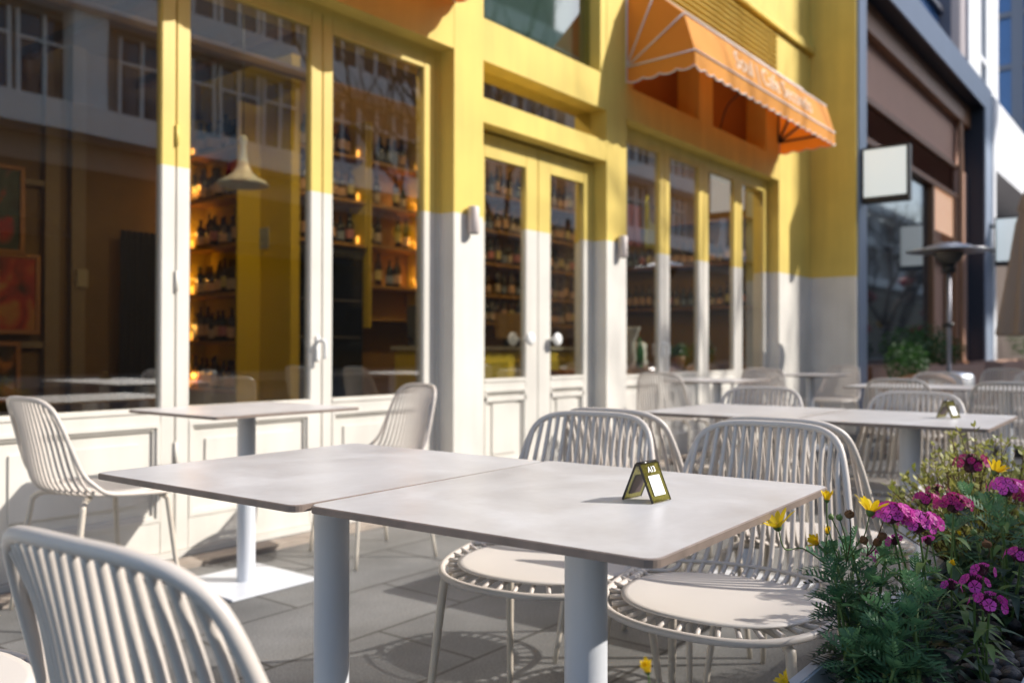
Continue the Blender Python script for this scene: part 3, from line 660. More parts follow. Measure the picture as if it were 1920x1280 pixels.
# ------------------------------------------------------------ chair
def make_chair(name, label):
    t = thing(name, label, 'chair', group='slatted cafe chairs')
    half = [(0, -.290, .816), (.09, -.286, .814), (.140, -.274, .803), (.173, -.256, .774), (.193, -.232, .71), (.208, -.205, .63), (.224, -.175, .55), (.241, -.140, .507), (.25, -.10, .477), (.252, -.03, .466), (.246, .06, .459), (.222, .14, .452), (.168, .205, .447), (.09, .24, .4445), (0, .25, .444)]
    loop = half+[(-x, y, z) for x, y, z in half[-2:0:-1]]
    rim = catmull(loop, 4, True)
    m = MB(); m.tube(rim, [.0088 if p.z > .6 else .0084 for p in rim], 10, closed=True, nrm=(0, 0, 1)); m.build('rim_frame', CHAIR, t)
    hc = catmull(half, 6)
    def rim_at_x(x):      # top part of the rim
        best = min(hc[:26], key=lambda p: abs(p.x-abs(x))); return Vector((x, best.y, best.z))
    m = MB(); n = 17
    for i in range(n):
        s = -1+2*(i+.5)/n; a = abs(s)
        top = rim_at_x(.186*s)
        mids = [(.188, -.270, .72, .050), (.199, -.250, .63, .054), (.207, -.236, .56, .060), (.213, -.220, .505, .068)]
        pts = [top]
        for hw, y, z, bow in mids:
            if z < top.z-.02: pts.append(Vector((hw*s, y+bow*s*s, z)))
        pts.append(Vector((.216*s, -.192+.072*s*s, .474)))
        if a < .80: pts += [Vector((.205*s, -.150+.062*s*s, .4615)), Vector((.185*s, -.095+.04*s*s, .4585))]
        else: pts += [Vector((.228*s, -.105+.04*(a-.8), .467)), Vector((math.copysign(.247, s), -.065+.2*(a-.85), .470))]
        m.tube(catmull(pts, 4), .0062, 7, flat=.95)
    for k in range(23):
        ph = R_(-106+212*k/22); e = Vector((.249*math.sin(ph), .248*math.cos(ph), .4445+.024*min(1, 1-math.cos(ph))))
        m.tube([(e.x*.76, e.y*.76, .457), (e.x*.82, e.y*.82, .4565), (e.x*.92, e.y*.92, (.455+e.z)/2), e], .0056, 7, flat=1.0)
    m.tube(catmull([(.214*s, -.200+.073*s*s, .484) for s in (-1.02, -.75, -.5, -.25, 0, .25, .5, .75, 1.02)], 4), .0050, 7)
    m.build('slatted_shell', CHAIR, t)
    # pan
    m = MB(); rings = [0, .35, .7, .93, 1.0, 1.0, .95, 0]; zz = [.463, .463, .465, .468, .466, .462, .4585, .456]; N = 40; vs = []
    for r, z in zip(rings, zz):
        for k in range(N):
            th = 2*math.pi*k/N; c, s_ = math.cos(th), math.sin(th)
            ex = .217*math.copysign(abs(c)**.85, c); ey = .216*math.copysign(abs(s_)**.9, s_)
            if ey < 0: ey *= .76
            vs.append((ex*r, ey*r+.0, z+(.006 if r > .9 and z > .445 and s_ < -.3 else 0)*0))
    m.add(vs, [(i*N+k, i*N+(k+1) % N, (i+1)*N+(k+1) % N, (i+1)*N+k) for i in range(len(rings)-1) for k in range(N)], 0, True)
    m.build('seat', mat('seat_plastic', (0.66, 0.61, 0.56), 0.38, var=.02, scale=5), t)
    for sx in (-1, 1):
        for sy in (-1, 1):
            m = MB()
            pts = [(sx*.12, sy*.10, .445), (sx*.165, sy*.135+.0, .445), (sx*.195, sy*.16, .426), (sx*.203, sy*.168, .385), (sx*.235, sy*.215-.01, 0.0)]
            m.tube(catmull(pts, 4), [.0105]*13+[.0105, .0095, .0085, .0075], 10); m.build('leg', CHAIRLEG, t)
    return t
W_ = lambda d: R_(d)
# rz: chair local +y (front) -> world. facing +X = -90deg, facing -X = +90deg
chairs = [
 ((1.70, 3.34, 0), -90, 'cream slatted chair in side view left of the table by the folding windows'),
 ((2.95, 3.17, 0), 76, 'cream slatted chair right of the table by the left windows, back turned edgeways'),
 ((0.684, 0.850, 0), -86, 'large foreground cream slatted chair cut off by the bottom left corner'),
 ((0.46, 1.60, 0), -90, 'chair at the bottom left edge of which only the round seat front shows'),
 ((1.81, 1.30, 0), 98, 'cream slatted chair behind the stone table, left of the small table number stand'),
 ((1.80, 0.815, 0), 92, 'slatted chair right of the table number stand, its round seat sunlit beside the flowers'),
 ((2.52, 1.38, 0), -90, 'slatted chair back to back with the one left of the table number stand'),
 ((2.50, 0.86, 0), -90, 'slatted chair back to back with the sunlit one beside the flowers'),
 ((3.72, 1.58, 0), 98, 'slatted chair beyond the second table pair, left of the two'),
 ((3.68, 0.93, 0), 90, 'slatted chair beyond the second table pair, behind its small number stand'),
 ((5.95, 1.45, 0), -90, 'far slatted chair in the third row with its back towards the second tables'),
 ((7.10, 1.58, 0), 90, 'far slatted chair left of the patio heater pole in the third row'),
 ((5.75, 0.82, 0), -90, 'slatted chair at the right picture edge behind the second tables'),
 ((7.6, 0.95, 0), 90, 'distant slatted chair at the right picture edge'),
 ((9.2, 1.45, 0), 90, 'most distant slatted chair near the closed umbrella'),
 ((6.15, 3.20, 0), -88, 'blurred slatted chair under the first of the right-bay windows'),
 ((7.45, 3.10, 0), 90, 'blurred slatted chair under the third and fourth right-bay windows'),
 ((8.15, 3.20, 0), -95, 'blurred slatted chair behind another one near the last right-bay window'),
 ((9.55, 3.10, 0), 80, 'blurred slatted chair in the corner by the projecting white and yellow wall'),
]
proto = None
for loc, rz, lab in chairs:
    if proto is None: proto = make_chair('slatted_chair', lab); proto.location = loc; proto.rotation_euler = (0, 0, R_(rz))
    else: dup(proto, loc, R_(rz), lab)

# ------------------------------------------------------------ tables
def make_table(lx, wy, label):
    t = thing('cafe_table', label, 'table', group='square cafe tables'); T = .742; th = .012; r = .022
    poly = []
    for cx, cy, a0 in ((lx/2-r, wy/2-r, 0), (-lx/2+r, wy/2-r, 90), (-lx/2+r, -wy/2+r, 180), (lx/2-r, -wy/2+r, 270)):
        for k in range(7):
            a = R_(a0+15*k); poly.append((cx+r*math.cos(a), cy+r*math.sin(a)))
    m = MB(); m.prism(poly, T-th, T-.0015); m.m = [1]*len(m.f)
    ins = [(x*(1-.0024/lx*2), y*(1-.0024/wy*2)) for x, y in poly]; n = len(poly)
    vs = [(x, y, T-.0015) for x, y in poly]+[(x, y, T) for x, y in ins]
    m.add(vs, [tuple(range(n, 2*n))]+[(i, (i+1) % n, n+(i+1) % n, n+i) for i in range(n)], 0)
    m.f.pop(1); m.m.pop(1); m.sm.pop(1); m.m[-n:] = [1]*n
    m.build('tabletop', [TOPM, EDGEM], t)
    m = MB(); m.lathe([(.038, .010), (.038, T-th-.012)], 40); m.build('post', POST, t)
    m = MB(); m.bevbox(-.12, .12, -.12, .12, T-th-.012, T-th-.0005, .002); m.build('mounting_plate', BLACK, t)
    m = MB(); m.bevbox(-.215, .215, -.215, .215, .001, .010, .002); m.build('base_plate', POST, t)
    return t
T1 = make_table(.725, .635, 'front stone-topped table carrying the table number stand, nearest the flowers')
T1.location = (1.306, .852, 0); T1.rotation_euler = (0, 0, R_(2.0))
def tb(x, y, rz, lab): return dup(T1, (x, y, 0), R_(rz), lab)
tb(1.272, 1.489, 1.2, 'front stone-topped table pushed against the one with the number stand, on its left')
tb(2.27, 3.21, 0, 'table by the left folding windows between the side-view chair and the turned chair')
tb(3.55, .86, 1.5, 'second-row table with the far number stand on it')
tb(3.53, 1.50, 1.5, 'second-row table left of the one with the far number stand')
tb(6.62, 1.0, 0, 'third-row table behind the second tables, at the right'); tb(6.62, 1.64, 0, 'third-row table, partly hidden behind the left far chair')
tb(6.83, 3.16, 0, 'blurred table under the right-bay windows'); tb(8.95, 3.12, 0, 'blurred far table in front of the last right-bay window')

# ------------------------------------------------------------ number stands
ACR = bpy.data.materials.new('olive_acrylic'); ACR.use_nodes = True; b = ACR.node_tree.nodes['Principled BSDF']
b.inputs['Base Color'].default_value = (0.36, 0.33, 0.09, 1); b.inputs['Roughness'].default_value = .05; b.inputs['Transmission Weight'].default_value = .85; b.inputs['IOR'].default_value = 1.3
ACRE = mat('acrylic_edge', (.02, .014, .008), .2)
def stand(loc, rz, label, num):
    t = thing('table_number_stand', label, 'table sign', loc, rz)
    h = .0625; wd = .056; sp = .027; th = .0036; ang = math.atan2(sp, h)
    L = math.hypot(h, sp)
    for sgn in (-1, 1):
        # panel in local: x width, leaning
        mt = Matrix.Translation((0, sgn*.0015, h)) @ Matrix.Rotation(sgn*ang, 4, 'X')
        def xf(mb):
            mb.v = [tuple(mt @ Vector(v)) for v in mb.v]; return mb
        m = MB(); y0, y1 = (0, th) if sgn > 0 else (-th, 0)
        m.box(-wd/2+.0012, wd/2-.0012, y0, y1, -L+.001, -.001); p = xf(m).build('acrylic_panel', ACR, t)
        for xa in (-wd/2, wd/2-.0012):
            m = MB(); m.box(xa, xa+.0012, y0-.0001, y1+.0001, -L, 0); xf(m).build('panel_edge', ACRE, p)
        m = MB(); yo = (th+.0003, th+.0007) if sgn > 0 else (-th-.0007, -th-.0003)
        m.box(-wd*.30, wd*.30, yo[0], yo[1], -L*.84, -L*.33); xf(m).build('paper_insert', mat('white_paper', (.88, .88, .90), .5, var=.01) if num or sgn < 0 else ACRE, p)
        if sgn < 0:
            m = MB(); m.box(-wd*.30, wd*.30, -th-.0002, .0004, -L*.84, -L*.33); xf(m).build('insert_back', mat('insert_back', (.10, .07, .07), .6), p)
        else:
            m = MB(); m.box(-wd*.30, wd*.30, -.0005, -.0001, -L*.84, -L*.33); xf(m).build('insert_back', mat('insert_back', (.10, .07, .07), .6), p)
        if num:
            me = text_mesh(num, .0140, .0002, 0, .0002); me.materials.append(mat('white_print', (.9, .9, .9), .5))
            o = bpy.data.objects.new('table_number', me); COL.objects.link(o); o.parent = p
            rr = Matrix.Rotation(R_(90), 4, 'X') if sgn < 0 else Matrix.Rotation(R_(180), 4, 'Z') @ Matrix.Rotation(R_(90), 4, 'X')
            o.matrix_local = mt @ Matrix.Translation((0, sgn*(th+.0006), -L*.18)) @ rr
    m = MB(); m.tube([(-wd/2, 0, h+.0005), (wd/2, 0, h+.0005)], .0035, 10); m.build('hinge_bar', ACRE, t)
    return t
stand((1.325, .742, .7425), R_(-4), 'olive acrylic A-frame stand reading A13 on the front table', 'A13')
stand((3.62, .74, .7425), R_(-20), 'small dark A-frame stand on the second-row table', 'A12'[:0])

# ------------------------------------------------------------ neighbouring buildings
nb_ = thing('brown_shop', 'brown shopfront framed by a grey stone portal next to the cafe', 'building', (0, 0, 0))
m = MB(); m.box(10.83, 11.13, 3.18, 4.6, 0, 6.05); m.box(18.79, 19.46, 3.18, 3.21, 0, 5.62); m.box(11.13, 19.46, 3.18, 3.21, 5.62, 6.08); m.box(19.43, 19.46, 3.21, 4.6, 0, 6.08)
m.build('stone_portal', PORTAL, nb_)
m = MB(); m.box(11.13, 19.46, 3.212, 4.6, 5.64, 5.70); m.box(18.80, 18.83, 3.212, 3.60, 0, 5.64); m.build('portal_lining', PORTIN, nb_)
m = MB(); m.box(11.13, 18.8, 3.58, 4.4, 4.38, 5.64); m.box(17.99, 18.8, 3.50, 4.4, 0, 4.38); m.box(11.13, 12.5, 3.58, 4.4, 3.86, 4.38)
m.build('shop_wall', BROWN, nb_)
m = MB(); m.box(11.13, 18.8, 3.44, 3.58, 5.25, 5.63); m.box(11.13, 18.2, 3.52, 3.58, 4.36, 4.44); m.box(17.99, 18.25, 3.46, 3.499, 0, 5.25)
m.build('shop_cornice', WOOD, nb_)
m = MB(); z = 3.88
while z < 4.34:
    m.add([(11.13, 3.56, z), (17.99, 3.56, z), (17.99, 3.62, z+.05), (11.13, 3.62, z+.05)], [(0, 1, 2, 3)]); z += .05
m.box(11.13, 17.99, 3.62, 3.7, 3.8, 4.38); m.build('louvre_panel', BROWN2, nb_)
m = MB(); m.box(16.08, 16.22, 3.52, 3.75, .7, 3.86); m.box(11.13, 18.0, 3.50, 3.75, 3.78, 3.87); m.box(11.13, 18.8, 3.45, 3.75, .0, .78); m.box(17.75, 17.99, 3.52, 3.75, .78, 3.78)
m.box(16.22, 17.75, 3.54, 3.75, 2.62, 2.9); m.build('wood_frame', WOOD, nb_)
m = MB(); m.box(11.14, 16.08, 3.60, 3.61, .78, 3.78); m.build('shop_window', DARKGL, nb_)
m = MB(); m.box(11.14, 12.3, 3.57, 3.598, .78, 3.8); m.build('grey_jamb', GREYF, nb_)
m = MB(); m.box(16.24, 17.73, 3.545, 3.56, 3.06, 3.80); m.build('lit_sign_panel', mat('amber_panel', (.7, .5, .38), .4, var=.4, scale=18, emit=(1.0, .55, .3), estr=.35), nb_)
m = MB(); m.box(16.24, 17.74, 3.70, 3.72, .2, 2.62); m.build('shop_door', BROWN2, nb_)
# upper storeys over the portal
up_ = thing('upper_storeys', 'pale stone upper storeys with tall windows above the grey portal', 'building', (0, 0, 0))
m = MB(); m.box(11.0, 13.8, 3.40, 5, 6.081, 14); m.box(17.4, 18.7, 3.5, 5, 6.081, 14); m.build('grey_pier', mat('pier_grey', (.34, .30, .32), .7), up_)
m = MB(); m.box(18.7, 19.9, 3.45, 5, 6.081, 14); m.box(20.5, 21.9, 3.45, 5, 4.6, 14); m.box(19.9, 20.5, 3.45, 5, 6.9, 7.0); m.build('stone_pier', WHITEST, up_)
m = MB(); m.box(13.8, 17.4, 3.7, 3.72, 6.081, 14); m.build('window', BLUEGL, up_)
m = MB(); m.box(19.9, 20.5, 3.7, 3.72, 6.1, 14); m.build('window', DARKGL, up_)
for z in (7.1, 9.2):
    m = MB(); m.box(13.8, 17.4, 3.62, 3.69, z, z+.1); m.build('window_transom', GREYF, up_)
wt = thing('white_building', 'white stone building with deep shaded opening beyond the portal', 'building', (0, 0, 0))
m = MB(); m.box(19.47, 34, 3.16, 5, 4.57, 6.0); m.box(19.47, 19.78, 3.16, 5, 0, 4.57); m.build('fascia', WHITEST, wt)
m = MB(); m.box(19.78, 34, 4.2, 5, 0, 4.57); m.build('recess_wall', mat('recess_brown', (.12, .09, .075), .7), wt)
m = MB(); 
for z in (3.4, 3.6, 3.8, 4.0): m.box(19.79, 34, 4.1, 4.19, z, z+.06)
m.build('shutter', GREYF, wt)
tw = thing('glass_tower', 'distant blue glass office tower at the top right corner', 'building', (0, 0, 0))
m = MB(); m.box(40, 41, -2, 12, 7, 45); m.build('curtain_wall', BLUEGL, tw)
m = MB(); z = 8
while z < 45:
    m.box(39.9, 39.999, -2, 12, z, z+.22); z += 2.1
y = -1.6
while y < 12:
    m.box(39.85, 39.999, y, y+.42, 7, 45); m.box(39.94, 39.998, y+.95, y+1.05, 7, 45); y += 1.75
m.build('mullion_grid', mat('tower_mullion', (.30, .29, .33), .6), tw)
m = MB(); m.box(40.2, 41, -2, 12, 0, 6.99); m.build('tower_base', GREYF, tw)

def box_sign(name, x, y0, y1, z0, z1, d, label, emit=.0):
    t = thing(name, label, 'sign', (x, (y0+y1)/2, z0)); w2 = abs(y1-y0)/2; h = z1-z0
    m = MB(); m.bevbox(0, d, -w2, w2, 0, h, .006)
    m.build('sign_case', BLACK, t)
    m = MB(); m.box(-.006, -.001, -w2+.03, w2-.03, .03+.06*h, h-.03); m.build('sign_face', mat('sign_white', (.84, .87, .86), .3, var=.02, emit=(.9, 1, 1), estr=.28), t)
    m = MB(); m.box(.02, .05, w2, w2+.1, h*.3, h*.36); m.box(.02, .05, w2, w2+.1, h*.8, h*.86); m.build('bracket', BLACK, t)
    return t
box_sign('projecting_sign', 10.86, 2.63, 3.17, 2.74, 3.40, .12, 'blank white projecting box sign with black case on the cafe corner')
box_sign('projecting_sign', 19.2, 2.35, 3.10, 2.62, 3.55, .15, 'smaller distant white box sign beside the closed umbrella')

# heater
t = thing('patio_heater', 'stainless patio heater with wide flat dome and slim pole', 'heater', (10.55, 2.15, 0))
m = MB(); m.lathe([(.0, .0), (.24, 0), (.25, .02), (.25, .7), (.22, .74), (.03, .76)], 32); m.build('base_cabinet', STEEL, t)
m = MB(); m.tube([(0, 0, .75), (0, 0, 1.86)], .024, 16); m.build('pole', mat('dull_steel', (.32, .32, .36), .55, metal=.6), t)
m = MB(); m.tube([(0, 0, 1.25), (0, 0, 1.29)], .05, 16); m.build('collar', BLACK, t); m = MB(); m.tube([(0, 0, 1.84), (0, 0, 1.94)], .07, 16); m.build('collar', BLACK, t)
m = MB(); m.lathe([(.07, 1.94), (.12, 1.98), (.16, 2.04), (.16, 2.06)], 32); m.build('burner', mat('burner_mesh', (.10, .09, .08), .5, metal=.6), t)
m = MB(); m.lathe([(.0, 2.17), (.10, 2.165), (.22, 2.13), (.27, 2.10), (.43, 2.082), (.44, 2.076), (.26, 2.085), (.18, 2.08), (.0, 2.09)], 40); m.build('dome', STEEL, t)

# closed umbrella
t = thing('closed_umbrella', 'tall closed brown patio umbrella at the right picture edge', 'umbrella', (9.6, 1.22, 0))
m = MB(); m.tube([(0, 0, .05), (0, 0, 2.62)], .025, 12); m.build('pole', BLACK, t)
m = MB()
def fold(th, r, z): return 1+.16*math.cos(8*th+z*1.5)+.05*math.cos(3*th)
m.lathe([(.02, 2.58), (.09, 2.45), (.12, 2.32), (.10, 2.30), (.13, 2.2), (.17, 1.9), (.23, 1.5), (.29, 1.15), (.28, 1.13), (.2, 1.16)], 64, wob=fold); m.build('canopy', CLOTHP, t)
m = MB(); m.lathe([(0, 2.72), (.03, 2.70), (.04, 2.64), (.03, 2.58), (.05, 2.56), (0, 2.5)], 16); m.build('finial', BLACK, t)
m = MB(); m.bevbox(-.3, .3, -.3, .3, 0, .08, .02); m.build('base', BLACK, t)

# far planters and foliage
def leaf_cloud(m, c, rx, ry, rz, n, sz, mi=0, r=rnd):
    for _ in range(n):
        while True:
            a, b, d = r.uniform(-1, 1), r.uniform(-1, 1), r.uniform(-1, 1)
            if a*a+b*b+d*d < 1: break
        p = Vector((c[0]+a*rx, c[1]+b*ry, c[2]+d*rz)); q = Euler((r.uniform(-1, 1), r.uniform(-1, 1), r.uniform(0, 6.3))).to_matrix()
        s = sz*r.uniform(.6, 1.3)
        vs = [p+q @ Vector(v) for v in ((0, -s, 0), (s*.32, 0, s*.08), (0, s, 0), (-s*.32, 0, s*.08))]
        m.add(vs, [(0, 1, 2, 3)], mi)
def planter_box(x0, x1, y0, y1, z1, label, matr, bushes):
    t = thing('box_planter', label, 'planter', ((x0+x1)/2, (y0+y1)/2, 0)); a, b = (x1-x0)/2, (y1-y0)/2
    m = MB(); w_ = .03
    m.bevbox(-a, a, -b, -b+w_, 0, z1, .005); m.bevbox(-a, a, b-w_, b, 0, z1, .005); m.bevbox(-a, -a+w_, -b+w_, b-w_, 0, z1, .005); m.bevbox(a-w_, a, -b+w_, b-w_, 0, z1, .005)
    m.build('box', matr, t); m = MB(); m.box(-a+w_, a-w_, -b+w_, b-w_, z1-.1, z1-.04); m.build('soil', SOIL, t)
    for i, (x, y, r, h, lab) in enumerate(bushes):
        m = MB(); leaf_cloud(m, (0, 0, h*.55), r, r*.8, h*.5, 700, .035)
        for k in range(6): m.tube([(0, 0, -.03), (rnd.uniform(-r, r)*.5, rnd.uniform(-r, r)*.4, h*.6)], .006, 5)
        o = m.build('leafy_bush', LEAF_FAR, label=lab, cat='bush'); o.location = (x, y, z1-.04)
planter_box(10.3, 10.9, 2.35, 2.85, .62, 'grey box planter at the projecting cafe corner', WHITEST, [(10.6, 2.6, .30, .50, 'dark green bush in the grey box planter at the corner')])
planter_box(11.4, 15.8, 2.7, 3.2, .78, 'long brown planter wall in front of the brown shop', BROWN2, [(12.0, 2.95, .40, .55, 'green fern in the brown planter, leftmost, under the shop window'), (13.0, 2.95, .45, .62, 'green fern in the brown planter, second from the corner'), (14.0, 2.95, .4, .45, 'low green fern in the brown planter, rightmost')])
planter_box(16.2, 21.0, 2.5, 3.0, .80, 'distant brown planter wall beyond the heater', BROWN2, [(20.4, 2.7, .5, .7, 'light green bush below the closed umbrella')])
t = thing('wicker_armchair', 'brown rounded wicker armchair near the green corner bush', 'chair', (8.75, 2.05, 0), R_(-60))
m = MB(); arc = [(.30*math.cos(R_(a)), .30*math.sin(R_(a)), .62+.14*max(0, -math.sin(R_(a)))) for a in range(-210, 31, 12)]; m.tube(arc, .03, 8); m.build('arm_rail', WOOD, t)
m = MB()
for (x, y, z) in arc[::1]: m.tube([(x, y, z), (x*.92, y*.92, .38)], .009, 6)
m.build('backrest', WOOD, t)
m = MB(); m.lathe([(0, .36), (.28, .36), (.30, .38), (.30, .42), (.27, .45), (0, .46)], 28); m.build('seat', mat('tan_cushion', (.42, .33, .24), .9), t)
for x, y in ((.22, .2), (-.22, .2), (.22, -.2), (-.22, -.2)):
    m = MB(); m.tube([(x, y, .36), (x*1.1, y*1.1, 0)], .018, 8); m.build('leg', WOOD, t)

# ------------------------------------------------------------ foreground planter
PX0, PX1, PY0, PY1, PZ = .55, 3.25, .19, .492, .50
t = thing('flower_planter', 'long white metal planter trough full of flowers at the lower right', 'planter', (PX0, PY0, 0))
m = MB(); a, b = PX1-PX0, PY1-PY0; wl = .022
m.bevbox(0, a, b-wl, b, 0.0, PZ, .003); m.bevbox(0, a, 0, wl, 0.0, PZ, .003); m.bevbox(0, wl, wl, b-wl, 0, PZ, .003); m.bevbox(a-wl, a, wl, b-wl, 0, PZ, .003)
m.build('trough', mat('white_steel', (.62, .64, .68), .4, var=.03, bump=.05), t)
m = MB(); nx, ny = 90, 12; vs = []
for i in range(nx+1):
    for j in range(ny+1):
        vs.append((wl+.002+(a-2*wl-.004)*i/nx, wl+.002+(b-2*wl-.004)*j/ny, PZ-.055+rnd.uniform(-.008, .008)))
m.add(vs, [(i*(ny+1)+j, (i+1)*(ny+1)+j, (i+1)*(ny+1)+j+1, i*(ny+1)+j+1) for i in range(nx) for j in range(ny)], 0, True)
m.build('soil', SOIL, t)
m = MB()
def pebble(x, y, z, r):
    bm = bmesh.new(); bmesh.ops.create_icosphere(bm, subdivisions=2, radius=r)
    sc = Vector((rnd.uniform(.8, 1.3), rnd.uniform(.8, 1.2), rnd.uniform(.55, .8))); q = Euler((rnd.uniform(-.4, .4), rnd.uniform(-.4, .4), rnd.uniform(0, 6))).to_matrix()
    mt = Matrix.Translation((x, y, z)) @ (q.to_4x4()) @ Matrix.Diagonal(sc.to_4d()); mt[3][3] = 1
    m.bm(bm, 0, True, mt)
for i in range(620):
    x = rnd.uniform(1.15, 3.1); pebble(x, rnd.uniform(PY0+.03, PY1-.04) if x > 1.7 else rnd.uniform(PY0+.03, PY0+.17), PZ-.048+rnd.uniform(0, .022), rnd.uniform(.010, .020))
m.build('pebbles', PEB, kind='stuff')

# --- plant kit
def feather_leaf(m, base, dirv, upv, L, mi=0, droop=.3, wd=1.0):
    """pinnately lobed leaf"""
    d = Vector(dirv).normalized(); u = Vector(upv); s = d.cross(u)
    if s.length < 1e-4: s = d.cross(Vector((1, 0, 0)))
    s.normalize(); u = s.cross(d).normalized()
    n = 7; P = []
    for i in range(n+1):
        tt = i/n; P.append(Vector(base)+d*L*tt - Vector((0, 0, 1))*droop*L*tt*tt)
    for i in range(n):
        w0 = L*.022; p, q = P[i], P[i+1]
        m.add([p-s*w0, p+s*w0, q+s*w0*.8, q-s*w0*.8], [(0, 1, 2, 3)], mi)
        if i >= 2:
            tt = i/n; ll = L*.36*math.sin(math.pi*min(1, (tt*.78+.14)))*wd
            for sg in (-1, 1):
                dd_ = (s*sg*.82+d*.6+u*.12).normalized(); a = p; e = p+dd_*ll; wv = d*L*.055
                mid = p+dd_*ll*.55
                m.add([a-wv*.5, mid-wv, e, mid+wv*.9, a+wv*.5], [(0, 1, 2, 3, 4)], mi)
    e = P[-1]; m.add([e-s*L*.02, e+s*L*.02, e+d*L*.10], [(0, 1, 2)], mi)
def branch(m, p0, p1, r0, r1, mi=1, bend=.02, n=5):
    p0, p1 = Vector(p0), Vector(p1); off = Vector((rnd.uniform(-1, 1), rnd.uniform(-1, 1), rnd.uniform(-.3, .5)))*bend
    pts = [p0.lerp(p1, i/n)+off*math.sin(math.pi*i/n) for i in range(n+1)]
    m.tube(pts, [r0+(r1-r0)*i/n for i in range(n+1)], 5, mi=mi)
    return pts
def rosette(m, p, ax, L, n, mi=0):
    ax = Vector(ax).normalized()
    for k in range(n):
        th = k*2.4+rnd.random()*.4; el = R_(15+70*((k+.5)/n))   # inner leaves more upright
        el = R_(80)-R_(85)*(k/n)
        a = ax.cross(Vector((1, .3, .2))).normalized(); b = ax.cross(a)
        d = (a*math.cos(th)+b*math.sin(th))*math.cos(el)+ax*math.sin(el)
        feather_leaf(m, p-ax*L*.35*(k/n), d, ax, L*(.6+.4*k/n)*rnd.uniform(.8, 1.15), mi, droop=rnd.uniform(.05, .4))
def daisy(parent, p, ax, r, op=1.0, stem_from=None):
    """yellow daisy: petals, disc, cup, with its own stem"""
    ax = Vector(ax).normalized(); q = ax.to_track_quat('Z', 'Y').to_matrix().to_4x4(); mt = Matrix.Translation(p) @ q
    m = MB(); n = 10
    for k in range(n):
        if op > .7 and rnd.random() < .08: continue
        th = 2*math.pi*k/n+rnd.uniform(-.12, .12); lift = R_(90-65*op)+rnd.uniform(-.18, .22); L = r*rnd.uniform(.85, 1.08); wv = r*.125
        ca, sa = math.cos(th), math.sin(th); rows = []
        for i in range(6):
            tt = i/5; rr = r*.16+L*tt*math.cos(lift)*(1-.04*tt); zz = L*tt*math.sin(lift)*(1-.28*tt)
            ww = wv*(.45+1.1*math.sin(math.pi*min(1, tt*.85+.1)))*.72 if i < 5 else wv*.22
            rows.append(((rr*ca-ww*sa, rr*sa+ww*ca, zz), (rr*ca, rr*sa, zz-.0007), (rr*ca+ww*sa, rr*sa-ww*ca, zz)))
        vs = [mt @ Vector(v) for row in rows for v in row]
        m.add(vs, [f for i in range(5) for f in ((3*i, 3*i+1, 3*i+4, 3*i+3), (3*i+1, 3*i+2, 3*i+5, 3*i+4))], 0, True)
    f = m.build('daisy_flower', PETY, parent)
    m = MB(); t0 = MB(); t0.lathe([(0, -.001), (r*.20, 0), (r*.21, r*.05), (r*.14, r*.12), (0, r*.14)], 14); m.add([mt @ Vector(v) for v in t0.v], t0.f, 0, True); m.build('disc', DISC, f)
    m = MB(); t0 = MB(); t0.lathe([(0, -r*.26), (r*.10, -r*.22), (r*.20, -r*.08), (r*.215, .0)], 12); m.add([mt @ Vector(v) for v in t0.v], t0.f, 0, True)
    if stem_from is not None:
        a = Vector(p)-ax*r*.24; b = Vector(stem_from)
        pts = catmull([a, a-ax*.03, a.lerp(b, .55)+Vector((rnd.uniform(-.006, .006), rnd.uniform(-.006, .006), 0)), b], 5); m.tube(pts, .0011, 6)
    m.build('flower_stem', STEMG, f)
def bud(m, p, r, mi, n=9):
    bm = bmesh.new(); bmesh.ops.create_icosphere(bm, subdivisions=2, radius=r)
    for v in bm.verts: v.co *= 1+rnd.uniform(-.16, .16)
    m.bm(bm, mi, False, Matrix.Translation(p))
    for k in range(7):
        d = Vector((rnd.uniform(-1, 1), rnd.uniform(-1, 1), rnd.uniform(0, 1.4))).normalized()
        a = Vector(p)+d*r*.8; s = d.cross(Vector((0, 0, 1))).normalized()*r*.22
        m.add([a-s, a+s, a+d*r*.8], [(0, 1, 2)], mi)

def daisy_bush(label, c, branches, flowers, nleaf=10, L=.066, stem_extra=()):
    t = thing('daisy_bush', label, 'flowering plant', (c[0], c[1], PZ-.06)); o = Vector((c[0], c[1], PZ-.06))
    m = MB(); mb = MB()
    for tip in branches:
        tip = Vector(tip)-o; pts = branch(mb, (rnd.uniform(-.02, .02), rnd.uniform(-.02, .02), 0), tip, .0045, .0022, 0, .02)
        ax = (tip-pts[-3]).normalized()+Vector((0, 0, .5)); rosette(m, tip, ax, L, nleaf)
        for q in pts[2:5]:
            for k in range(3):
                th = rnd.uniform(0, 6.28); feather_leaf(m, q, (math.cos(th), math.sin(th), rnd.uniform(-.2, .5)), (0, 0, 1), L*rnd.uniform(.7, 1.1), 1 if rnd.random() < .5 else 0, droop=rnd.uniform(.1, .5))
    m.build('foliage', [LEAF_D, LEAF_DD], t); mb.build('stems', STEMG, t)
    for (p, ax, r, op, sf) in flowers: daisy(t, Vector(p)-o, ax, r, op, Vector(sf)-o)
    if stem_extra:
        for (p, r, kind, sf) in stem_extra:
            m = MB(); P_ = Vector(p)-o; bud(m, P_, r, 0); f = m.build('withered_head' if kind == 'd' else 'flower_bud', DEAD if kind == 'd' else STEMG, t)
            m = MB(); b = Vector(sf)-o; m.tube(catmull([P_, P_.lerp(b, .5)+Vector((.004, -.003, 0)), b], 5), .0010, 5); m.build('flower_stem', STEMB if kind == 'd' else STEMG, f)
    return t
camv = Vector((0, 0, 1.0))
def tocam(p, up_=.3):
    d = (camv-Vector(p)).normalized(); return d*(1-up_)+Vector((0, 0, 1))*up_
